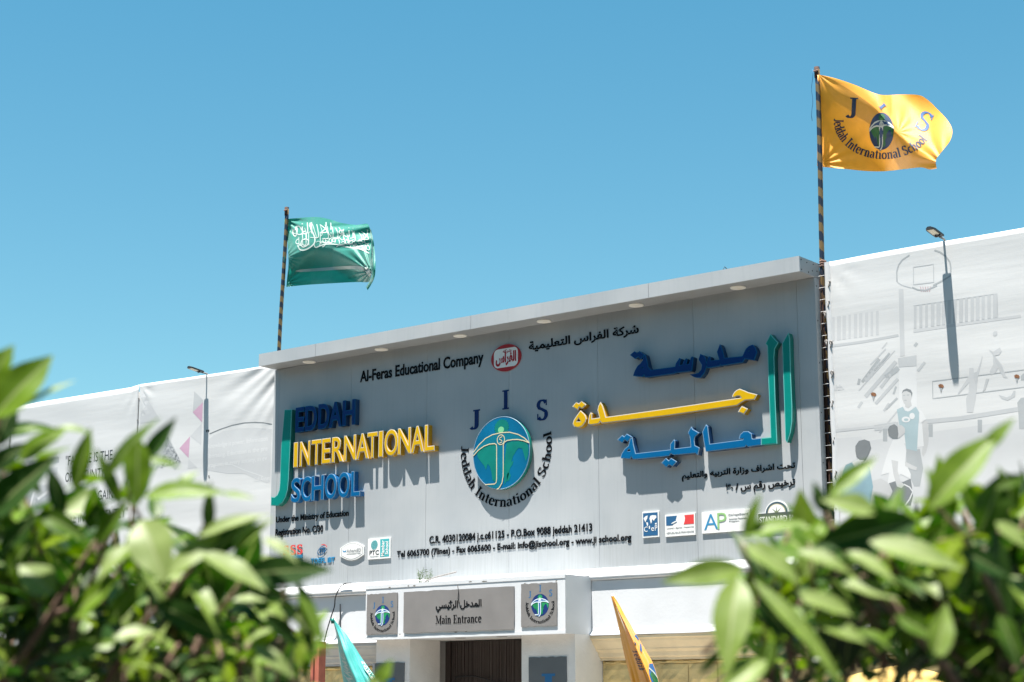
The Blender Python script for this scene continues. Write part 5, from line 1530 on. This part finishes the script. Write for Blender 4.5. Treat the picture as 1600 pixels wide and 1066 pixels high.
swash(tsurf, FT, [[(.25 + rr.uniform(-.15, .5), v_), (.45 + rr.uniform(-.1, .3), v_ + .03), (.6 + rr.uniform(-.2, .25), v_ + rr.uniform(-.02, .05)), (.8, v_ + .02 + rr.uniform(-.02, .03))] for v_ in [.25 + .028 * i for i in range(17)]], .008, TW)
swash(tsurf, FT, [[(2.55, v_), (2.72, v_ - .012), (2.85, v_ + .008), (2.97, v_ - .006 + rr.uniform(-.01, .01))] for v_ in [.46 + .022 * i + rr.uniform(-.012, .012) for i in range(24)]], .0065, TW)
swash(tsurf, FT, [[(2.45, .52), (2.5, .6), (2.48, .7), (2.5, .85), (2.5, 1.0)]], .03, TW)
FQ, qsurf = furled('furled_flag', 'yellow furled flag with blue print hanging right of the entrance', [
    [(106, 80), (150, 250), (190, 420), (260, 760), (330, 1040), (430, 1500)],
    [(120, 90), (175, 230), (250, 420), (320, 640), (390, 840), (440, 1000), (560, 1500)],
    [(125, 85), (195, 250), (270, 400), (350, 580), (430, 760), (500, 920), (560, 1066), (700, 1500)],
    [(135, 78), (200, 180), (265, 300), (330, 410), (395, 520), (500, 700), (590, 860), (655, 1066), (780, 1500)]], [.18, .02, -.18, .04], CY, 7.3, 940, 920, -3.0, ((122, 78), (450, 900)))
def qpatch(name, pts, mat, lift=.012):
    v, f = fill2d([[(p[0], -p[1]) for p in pts]])
    v, f = subdiv([(p[0], p[1]) for p in v], f, .09)
    obj(name, [qsurf(p[0], -p[1], lift) for p in v], f, mat, FQ)
qpatch('blue_print', [(2.62, .335), (2.98, .325), (2.98, .37), (2.80, .375), (2.72, .355)], FB)
qpatch('blue_print', [(2.05, .385), (2.22, .375), (2.28, .395), (2.12, .41)], FN)
qpatch('blue_print', [(2.35, .445), (2.6, .42), (2.85, .395), (2.86, .415), (2.62, .45), (2.42, .465)], FB)
qpatch('globe_print', [(2.15, .66), (2.35, .60), (2.62, .565), (2.97, .57), (2.97, .82), (2.3, .82), (2.08, .74)], FB)
qpatch('green_print', [(2.25, .66), (2.5, .635), (2.75, .66), (2.96, .70), (2.96, .80), (2.5, .80), (2.42, .72)], PAL3['land'], .015)
qpatch('white_print', [(2.38, .60), (2.46, .59), (2.75, .635), (2.97, .68), (2.97, .695), (2.7, .65)], FW_, .018)
ws = MB()
for i, c in enumerate('Jeddah'):
    adv = SER[c][0]
    put_serif(ws, c, lambda p, h: qsurf(1.15 + (p[1]) * 1.1, .44 + .030 * i + p[0] * .05, h), .012, 0, 1.2)
ws.build('writing', FN, FQ)

# ------------------------------------------------------------------ small things near the entrance
WIRE = M('black_wire', (.02, .02, .022), .6)
yw = -.20
pp = [(549, 911.5), (540, 912), (532, 917), (526, 928), (523.5, 936), (522.5, 948), (518, 962), (511, 985), (505, 1010)]
tag(MB().tube([W(*curve_at(pp, i / 30), yw) for i in range(31)], .010, 6).build('hanging_cable', WIRE, None, True), 'thin black cable hanging over the white frieze left of the portal', 'cable')
tag(MB().tube([W(531.5, 944 + i * 6, -.125) for i in range(8)], .008, 6).build('wall_cable', WIRE, None, True), 'short straight grey cable on the white frieze beside the teal flag tip', 'cable')
hs = MB().tube([W(658, 913, -.10), W(668, 907, -.12), W(684, 901, -.16), (W(699, 897.5, -.22)), W(712.5, 894, -.26)], .014, 8)
tag(hs.build('drain_hose', M('grey_hose', (.25, .24, .23), .6, .3, 30), None, True), 'bent grey hose lying on the portal top beside the weeds', 'hose')
tag(MB().tube([W(715, 914, YP - .03), W(716.5, 926, YP - .03), W(715.5, 935, YP - .03), W(718, 943, YP - .03)], .006, 6).build('loose_wire', WIRE, None, True), 'short loose wire over the top edge of the entrance board', 'wire')
WEED = M('weed_green', (0.10, 0.16, 0.05), .6, .3, 12, trans=.3)
def weed(label, px, py, n, h, seed):
    E_ = empty('weed', W(px, py, -.06), label, 'plant', 'weeds growing on the ledge')
    rr = random.Random(seed)
    b = W(px, py, -.06)
    m, lf = MB(), MB()
    for i in range(n):
        t = b + Vector((rr.uniform(-.10, .10), rr.uniform(-.05, .03), h * rr.uniform(.5, 1)))
        bs = b + Vector((rr.uniform(-.05, .05), 0, 0))
        m.tube([bs, bs.lerp(t, .5) + Vector((rr.uniform(-.02, .02), 0, 0)), t], [.004, .003, .001], 5)
        for k in range(8):
            c = bs.lerp(t, rr.uniform(.2, 1))
            d = Vector((rr.uniform(-1, 1), rr.uniform(-1, 1), rr.uniform(-.1, .9))).normalized() * rr.uniform(.02, .05)
            sd = d.cross(Vector((rr.uniform(-1, 1), 1, .3))).normalized() * .005
            lf.add([c, c + d * .5 + sd, c + d, c + d * .5 - sd], [(0, 1, 2, 3)])
    m.build('stem', WEED, E_); lf.build('foliage', WEED, E_)
weed('taller thin green weed on the ledge left of the hose', 657, 911, 7, .27, 1)
weed('shorter thin green weed on the ledge at the hose end', 669, 909, 6, .20, 2)
# salmon post beside the entrance
a = W(486, 1003, -2.2); b = W(499, 1002, -2.2)
PE = empty('salmon_post', ((a.x + b.x) / 2, -2.2, .13), 'salmon painted metal post with pale cap left of the teal flag', 'post')
SAL = M('salmon_paint', (.42, .13, .085), .6, .15, 8)
hw = (b.x - a.x) * .5
MB().box(a.x, b.x, -2.2, -2.2 + 1.6 * hw, .13, a.z).build('post', SAL, PE)
MB().box(a.x + hw * .75, a.x + hw * 1.0, -2.215, -2.201, .13, a.z - .25).build('latch_bar', M('dark_salmon', (.16, .04, .03), .6), PE)
m = MB(); m.tube([(a.x - .02, -2.2, a.z + .02), (a.x + hw, -2.22, a.z + .0), (b.x + .0, -2.19, a.z + .04)], .022, 8); m.build('cap_cloth', PLQ, PE, True)
# yellow parasols at the foot of the picture
PAR = M('parasol_cloth', (.62, .43, .13), .7, .06, 5, .3, 60, trans=.2)
def parasol(label, apx, apy, y, rad):
    ap = W(apx, apy, y)
    E_ = empty('parasol', (ap.x, y, .0), label, 'parasol', 'yellow parasols before the building')
    m = MB(); n, rings = 48, 10
    for r in range(rings + 1):
        for j in range(n):
            t = r / rings; an = 2 * PI * j / n
            sag = .03 * t * abs(math.sin(an * 4))
            rr_ = rad * t * (1 - .05 * abs(math.sin(an * 4)) * t)
            m.v.append((ap.x + rr_ * math.cos(an), y + rr_ * math.sin(an), ap.z - .14 * rad * t - .16 * rad * t * t - sag))
    for r in range(rings):
        for j in range(n):
            m.f.append((r * n + j, (r + 1) * n + j, (r + 1) * n + (j + 1) % n, r * n + (j + 1) % n)); m.m.append(0)
    m.build('canopy', PAR, E_, True)
    MB().tube([(ap.x, y, .0), (ap.x, y, ap.z - .01)], .022, 10).build('pole', PLQ, E_, True)
    for j in range(8):
        an = PI / 4 * j
        MB().tube([(ap.x, y, ap.z - .03), (ap.x + rad * .9 * math.cos(an), y + rad * .9 * math.sin(an), ap.z - .30 * rad)], .008, 6).build('rib', PLQ, E_)
parasol('pale yellow parasol seen between the right leaves', 1405, 1039, -5.5, 1.15)
parasol('pale yellow parasol at the bottom left corner behind leaves', -2, 1046, -5.5, .95)

# ------------------------------------------------------------------ foreground shrubs
def leaf_mat():
    m = bpy.data.materials.new('shrub_leaf'); m.use_nodes = True
    t = m.node_tree; b = t.nodes['Principled BSDF']
    at = t.nodes.new('ShaderNodeAttribute'); at.attribute_name = 'tint'
    mid = t.nodes.new('ShaderNodeAttribute'); mid.attribute_name = 'midrib'
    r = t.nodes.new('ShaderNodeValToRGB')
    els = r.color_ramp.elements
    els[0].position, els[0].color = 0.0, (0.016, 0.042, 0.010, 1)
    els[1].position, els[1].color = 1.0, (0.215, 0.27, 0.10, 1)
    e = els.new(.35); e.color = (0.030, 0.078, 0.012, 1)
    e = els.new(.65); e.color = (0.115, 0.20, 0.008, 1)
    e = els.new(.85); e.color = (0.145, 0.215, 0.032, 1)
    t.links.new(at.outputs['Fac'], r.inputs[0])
    tc = t.nodes.new('ShaderNodeTexCoord')
    n = t.nodes.new('ShaderNodeTexNoise'); n.inputs['Scale'].default_value = 45; n.inputs['Detail'].default_value = 4
    t.links.new(tc.outputs['Object'], n.inputs[0])
    mr = t.nodes.new('ShaderNodeMapRange'); mr.inputs[1].default_value, mr.inputs[2].default_value = .35, .75
    t.links.new(n.outputs[0], mr.inputs[0])
    mx = t.nodes.new('ShaderNodeMix'); mx.data_type, mx.blend_type = 'RGBA', 'MULTIPLY'
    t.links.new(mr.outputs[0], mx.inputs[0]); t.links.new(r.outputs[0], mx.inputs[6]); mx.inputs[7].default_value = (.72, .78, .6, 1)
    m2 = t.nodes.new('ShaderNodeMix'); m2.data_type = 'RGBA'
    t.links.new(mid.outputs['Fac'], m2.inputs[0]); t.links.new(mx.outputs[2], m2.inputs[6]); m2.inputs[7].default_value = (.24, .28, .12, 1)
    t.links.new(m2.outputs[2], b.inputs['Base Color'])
    b.inputs['Roughness'].default_value = .46
    b.inputs['Specular IOR Level'].default_value = .3
    hs = t.nodes.new('ShaderNodeHueSaturation'); hs.inputs['Saturation'].default_value = 1.35; hs.inputs['Value'].default_value = 1.5
    t.links.new(m2.outputs[2], hs.inputs['Color'])
    tr = t.nodes.new('ShaderNodeBsdfTranslucent'); t.links.new(hs.outputs[0], tr.inputs[0])
    ms = t.nodes.new('ShaderNodeMixShader'); ms.inputs[0].default_value = .30
    t.links.new(b.outputs[0], ms.inputs[1]); t.links.new(tr.outputs[0], ms.inputs[2])
    t.links.new(ms.outputs[0], t.nodes['Material Output'].inputs[0])
    return m
LEAF = leaf_mat()
BARK = M('shrub_bark', (0.17, 0.105, 0.075), .8, .3, 25, .5, 80)
class Leaves:
    def __init__(s): s.v, s.f, s.t, s.r = [], [], [], []
    def leaf(s, base, tip, width, nrm, tint, curl=.10, fold=.22, twist=0.0):
        ax = tip - base
        L = ax.length
        ax = ax / L
        sd = ax.cross(nrm)
        if sd.length < 1e-4: sd = ax.cross(Vector((.3, .5, .8)))
        sd.normalize()
        up = sd.cross(ax).normalized()
        n = 10
        b0 = len(s.v)
        for i in range(n + 1):
            u = i / n
            wd = width * .5 * (math.sin(PI * u ** .82) ** .85) * (1 - .25 * u ** 3) if 0 < u < 1 else 0.0008
            wd = max(wd, .0008) if u < .96 else wd
            an = twist * (u - .3)
            s2, u2 = sd * math.cos(an) + up * math.sin(an), up * math.cos(an) - sd * math.sin(an)
            c = base + ax * (L * u) - u2 * (curl * L * (u * u)) + u2 * (curl * .35 * L * math.sin(PI * u))
            wav = .06 * wd * math.sin(u * 14 + tint * 30)
            for k in (-1, -.5, -.08, .08, .5, 1):
                s.v.append(tuple(c + s2 * (wd * k) + u2 * (abs(k) * fold * wd + wav * k)))
        for i in range(n):
            for k in range(5):
                a = b0 + i * 6 + k
                s.f.append((a, a + 1, a + 7, a + 6)); s.t.append(tint); s.r.append(.7 if k == 2 else 0.0)
    def build(s, name, parent, tw):
        n = len(s.v)
        mi = [0] * len(s.f) + [1] * len(tw.f)
        s.v += tw.v
        s.f += [tuple(i + n for i in q) for q in tw.f]
        s.t += [0.0] * len(tw.f); s.r += [0.0] * len(tw.f)
        o = obj(name, s.v, s.f, [LEAF, BARK], parent, True, mi)
        for nm, dat in (('tint', s.t), ('midrib', s.r)):
            a = o.data.attributes.new(nm, 'FLOAT', 'FACE'); a.data.foreach_set('value', dat)
        return o
def inside(p, poly):
    c = False
    for i in range(len(poly)):
        a, b = poly[i - 1], poly[i]
        if (a[1] > p[1]) != (b[1] > p[1]) and p[0] < (b[0] - a[0]) * (p[1] - a[1]) / (b[1] - a[1]) + a[0]: c = not c
    return c
def shrub(label, leaves, fills, stems, seed, foot):
    rr = random.Random(seed)
    E_ = empty('shrub', foot, label, 'shrub')
    lv = Leaves()
    toV = -FW
    for bx, by, tx, ty, wpx, tint, roll, dep in leaves:
        sc = dep / FPX
        ln = math.hypot(tx - bx, ty - by) * sc
        lean = (.75 if tint > .78 else .3 if tint > .55 else .15) * ln * (ty - by) / max(1, math.hypot(tx - bx, ty - by))
        b, t = DP(bx, by, dep), DP(tx, ty, dep - lean - rr.uniform(-.5, 1.0) * .02)
        ax = (t - b).normalized()
        if .55 < tint < .75: roll += .35
        nn = (toV * math.cos(roll) + UP * math.sin(roll))
        nn = (nn - ax * nn.dot(ax)).normalized()
        nn = (nn + Vector((rr.uniform(-.2, .2), rr.uniform(-.2, .2), rr.uniform(-.1, .3)))).normalized()
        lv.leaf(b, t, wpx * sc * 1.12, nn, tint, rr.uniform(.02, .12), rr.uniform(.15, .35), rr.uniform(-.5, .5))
    br, tw = MB(), MB()
    for poly, cnt, d0, d1, l0, l1, tints in fills:
        xs = [p[0] for p in poly]; ys = [p[1] for p in poly]
        got = 0
        while got < cnt:
            x, y = rr.uniform(min(xs), max(xs)), rr.uniform(min(ys), max(ys))
            if not inside((x, y), poly): continue
            got += 1
            dep = rr.uniform(d0, d1)
            c = DP(x, y, dep)
            # a short twig with a whorl of leaves round its end
            ax = Vector((rr.gauss(0, .45), rr.gauss(0, .45), rr.uniform(.45, 1.0))).normalized()
            k = rr.randint(3, 5)
            tw.tube([c - ax * .09 + Vector((rr.uniform(-.02, .02), 0, -.02)), c - ax * .04, c + ax * .01], [.0035, .003, .002], 5)
            a0 = rr.uniform(0, 6.28)
            s1 = ax.cross(Vector((.2, .9, .1))).normalized(); s2 = ax.cross(s1)
            for i in range(k):
                an = a0 + i * 2.4
                out = s1 * math.cos(an) + s2 * math.sin(an)
                dr = (out * rr.uniform(.6, 1.0) + ax * rr.uniform(.1, .9) - Vector((0, 0, rr.uniform(.0, .35)))).normalized()
                L = rr.uniform(l0, l1) * .001
                bs = c - ax * (.02 * i)
                nrm = (ax * .8 + Vector((0, 0, .5)) - out * .2 + Vector((rr.uniform(-.3, .3), rr.uniform(-.3, .3), 0))).normalized()
                lv.leaf(bs + dr * .008, bs + dr * L, L * rr.uniform(.28, .42), nrm, rr.choice(tints) + rr.uniform(-.06, .06), rr.uniform(.05, .28), rr.uniform(.15, .4), rr.uniform(-.8, .8))
    for pts, r in stems:
        P = [DP(x, y, d) for x, y, d in pts]
        n = len(P)
        br.tube(P, [r * (1 - .6 * i / (n - 1)) for i in range(n)], 8)
    ft = Vector(foot)
    for pts, r in stems:
        a = DP(*pts[0])
        if pts[0][1] < 1100: continue
        br.tube([ft + Vector((rr.uniform(-.15, .15), rr.uniform(-.15, .15), 0)), ft.lerp(a, .5) + Vector((rr.uniform(-.1, .1), rr.uniform(-.1, .1), 0)), a], [r * 2.2, r * 1.6, r], 8)
    br.build('branch', BARK, E_, True)
    lv.build('foliage', E_, tw)
    return E_
# (base x, base y, tip x, tip y, width px, tint, roll towards the sky, depth m)
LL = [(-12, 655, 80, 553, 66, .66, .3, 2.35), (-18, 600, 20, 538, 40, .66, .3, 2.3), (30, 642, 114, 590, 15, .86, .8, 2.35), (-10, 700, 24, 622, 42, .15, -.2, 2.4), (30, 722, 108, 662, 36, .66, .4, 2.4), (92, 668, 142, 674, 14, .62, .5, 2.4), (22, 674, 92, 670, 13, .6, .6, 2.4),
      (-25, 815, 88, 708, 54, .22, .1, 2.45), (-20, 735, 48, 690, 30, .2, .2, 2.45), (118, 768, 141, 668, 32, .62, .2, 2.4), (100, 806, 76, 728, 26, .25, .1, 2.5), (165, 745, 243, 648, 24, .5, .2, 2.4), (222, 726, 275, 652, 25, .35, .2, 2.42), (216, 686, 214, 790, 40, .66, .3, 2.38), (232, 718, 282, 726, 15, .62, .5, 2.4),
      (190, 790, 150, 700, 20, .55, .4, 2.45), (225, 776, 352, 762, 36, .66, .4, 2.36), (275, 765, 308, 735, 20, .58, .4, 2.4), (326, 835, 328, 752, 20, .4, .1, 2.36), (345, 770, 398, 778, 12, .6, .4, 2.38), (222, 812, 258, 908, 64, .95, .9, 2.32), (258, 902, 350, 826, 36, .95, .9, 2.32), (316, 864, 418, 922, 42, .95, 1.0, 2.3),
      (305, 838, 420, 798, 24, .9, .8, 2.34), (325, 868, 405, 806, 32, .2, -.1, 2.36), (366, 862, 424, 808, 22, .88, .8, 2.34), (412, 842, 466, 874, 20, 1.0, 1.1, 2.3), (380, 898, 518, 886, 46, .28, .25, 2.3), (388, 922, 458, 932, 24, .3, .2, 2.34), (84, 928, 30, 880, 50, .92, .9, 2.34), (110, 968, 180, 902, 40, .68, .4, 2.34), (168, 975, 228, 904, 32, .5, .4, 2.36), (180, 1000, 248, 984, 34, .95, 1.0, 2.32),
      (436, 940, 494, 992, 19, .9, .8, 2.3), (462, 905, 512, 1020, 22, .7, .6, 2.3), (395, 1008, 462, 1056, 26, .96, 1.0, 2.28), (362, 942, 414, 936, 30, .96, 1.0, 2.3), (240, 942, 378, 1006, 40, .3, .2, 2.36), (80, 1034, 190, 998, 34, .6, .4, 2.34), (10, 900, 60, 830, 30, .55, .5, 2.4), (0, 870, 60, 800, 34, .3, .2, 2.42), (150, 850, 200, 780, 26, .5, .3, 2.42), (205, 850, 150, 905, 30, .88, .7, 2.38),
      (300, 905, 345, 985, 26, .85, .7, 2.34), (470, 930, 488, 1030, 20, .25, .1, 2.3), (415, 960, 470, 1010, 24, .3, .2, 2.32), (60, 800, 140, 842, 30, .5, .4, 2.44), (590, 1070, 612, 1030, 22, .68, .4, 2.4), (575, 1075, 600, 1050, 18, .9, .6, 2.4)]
FL = [([(-40, 860), (200, 860), (440, 960), (440, 1110), (-40, 1110)], 70, 3.4, 4.4, 80, 120, [.0, .05, .1, .15]),  # back leaves tinted dark, deep shade inside the shrub put into their colour
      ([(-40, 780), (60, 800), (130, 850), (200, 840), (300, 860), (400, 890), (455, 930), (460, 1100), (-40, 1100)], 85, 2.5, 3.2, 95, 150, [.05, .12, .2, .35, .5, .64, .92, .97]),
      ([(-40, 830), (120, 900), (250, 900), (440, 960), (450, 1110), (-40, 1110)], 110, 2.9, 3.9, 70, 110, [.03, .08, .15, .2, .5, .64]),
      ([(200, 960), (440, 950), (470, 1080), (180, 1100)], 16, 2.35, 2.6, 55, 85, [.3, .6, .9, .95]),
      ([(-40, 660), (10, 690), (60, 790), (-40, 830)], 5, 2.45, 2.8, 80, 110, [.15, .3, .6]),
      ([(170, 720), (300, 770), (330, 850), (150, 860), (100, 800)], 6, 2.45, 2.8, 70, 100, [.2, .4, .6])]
SL = [([(-30, 1110, 2.5), (30, 1030, 2.5), (75, 965, 2.48), (118, 895, 2.46), (150, 845, 2.44)], .0075), ([(75, 965, 2.48), (130, 940, 2.5), (160, 860, 2.5), (200, 780, 2.44), (214, 690, 2.4)], .005), ([(140, 1110, 2.6), (220, 980, 2.5), (300, 890, 2.42), (330, 780, 2.4)], .006), ([(260, 1110, 2.5), (340, 960, 2.42), (385, 900, 2.36)], .006), ([(-40, 900, 2.5), (-20, 760, 2.45), (0, 650, 2.4)], .006), ([(420, 1110, 2.4), (450, 980, 2.34), (440, 900, 2.32)], .004)]
shrub('leafy green shrub filling the lower left corner close to the camera', LL, FL, SL, 11, DP(120, 2900, 2.6).xy.to_3d())
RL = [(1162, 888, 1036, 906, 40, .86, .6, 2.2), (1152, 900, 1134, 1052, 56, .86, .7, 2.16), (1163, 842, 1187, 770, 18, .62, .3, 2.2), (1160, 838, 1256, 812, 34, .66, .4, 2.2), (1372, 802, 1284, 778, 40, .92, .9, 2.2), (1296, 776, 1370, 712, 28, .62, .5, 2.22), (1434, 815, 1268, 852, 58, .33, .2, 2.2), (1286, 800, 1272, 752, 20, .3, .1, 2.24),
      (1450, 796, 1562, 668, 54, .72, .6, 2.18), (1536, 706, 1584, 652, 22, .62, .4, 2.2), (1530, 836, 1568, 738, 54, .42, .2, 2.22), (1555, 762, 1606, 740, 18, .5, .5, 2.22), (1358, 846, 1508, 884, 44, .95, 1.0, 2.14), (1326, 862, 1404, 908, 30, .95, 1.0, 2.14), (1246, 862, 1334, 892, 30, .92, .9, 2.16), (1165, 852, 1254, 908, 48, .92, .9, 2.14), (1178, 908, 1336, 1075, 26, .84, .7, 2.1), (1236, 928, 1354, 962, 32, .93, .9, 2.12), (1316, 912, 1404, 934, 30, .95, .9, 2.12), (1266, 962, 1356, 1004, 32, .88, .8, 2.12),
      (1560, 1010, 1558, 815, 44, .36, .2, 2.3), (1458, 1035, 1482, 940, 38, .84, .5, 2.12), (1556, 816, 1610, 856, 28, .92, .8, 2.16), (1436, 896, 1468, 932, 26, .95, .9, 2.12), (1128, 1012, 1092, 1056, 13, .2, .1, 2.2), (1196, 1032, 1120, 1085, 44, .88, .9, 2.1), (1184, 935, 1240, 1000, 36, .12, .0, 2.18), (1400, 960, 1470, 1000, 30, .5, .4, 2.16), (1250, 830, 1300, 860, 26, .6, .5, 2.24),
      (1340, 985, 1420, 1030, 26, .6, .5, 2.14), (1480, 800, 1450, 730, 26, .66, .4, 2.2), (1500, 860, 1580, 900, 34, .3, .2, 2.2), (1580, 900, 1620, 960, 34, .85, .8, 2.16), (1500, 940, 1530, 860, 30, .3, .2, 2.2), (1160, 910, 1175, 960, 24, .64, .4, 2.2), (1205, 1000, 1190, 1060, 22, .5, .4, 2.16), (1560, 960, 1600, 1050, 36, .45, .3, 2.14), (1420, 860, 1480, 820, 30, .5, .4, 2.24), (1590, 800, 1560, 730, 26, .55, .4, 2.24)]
FR = [([(1210, 930), (1330, 880), (1640, 830), (1640, 1040), (1490, 1040), (1430, 1000), (1290, 990)], 60, 3.2, 4.2, 80, 120, [.0, .05, .1, .15]),  # dark-tinted back layer, its colour deepens the shade behind the front leaves
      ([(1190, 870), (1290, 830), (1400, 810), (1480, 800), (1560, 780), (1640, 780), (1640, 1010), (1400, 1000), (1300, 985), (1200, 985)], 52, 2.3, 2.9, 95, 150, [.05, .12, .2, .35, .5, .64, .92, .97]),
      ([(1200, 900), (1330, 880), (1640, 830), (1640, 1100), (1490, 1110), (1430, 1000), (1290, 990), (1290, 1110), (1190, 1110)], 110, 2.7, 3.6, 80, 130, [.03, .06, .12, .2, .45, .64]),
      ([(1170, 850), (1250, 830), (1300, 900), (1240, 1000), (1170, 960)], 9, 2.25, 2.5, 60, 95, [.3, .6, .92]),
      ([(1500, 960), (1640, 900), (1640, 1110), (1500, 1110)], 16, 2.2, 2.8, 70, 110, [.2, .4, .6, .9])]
SR = [([(1530, 1120, 2.3), (1480, 1045, 2.24), (1415, 970, 2.2), (1380, 920, 2.2)], .0075), ([(1250, 1120, 2.4), (1230, 1000, 2.3), (1180, 920, 2.22), (1160, 850, 2.2)], .005), ([(1620, 1110, 2.4), (1560, 940, 2.28), (1500, 830, 2.22), (1460, 790, 2.2)], .006), ([(1400, 960, 2.3), (1330, 890, 2.25), (1290, 800, 2.24)], .004), ([(1300, 1120, 2.6), (1340, 980, 2.45), (1420, 860, 2.3), (1530, 830, 2.24)], .005)]
shrub('leafy green shrub filling the lower right corner close to the camera', RL, FR, SR, 23, DP(1450, 2900, 2.4).xy.to_3d())
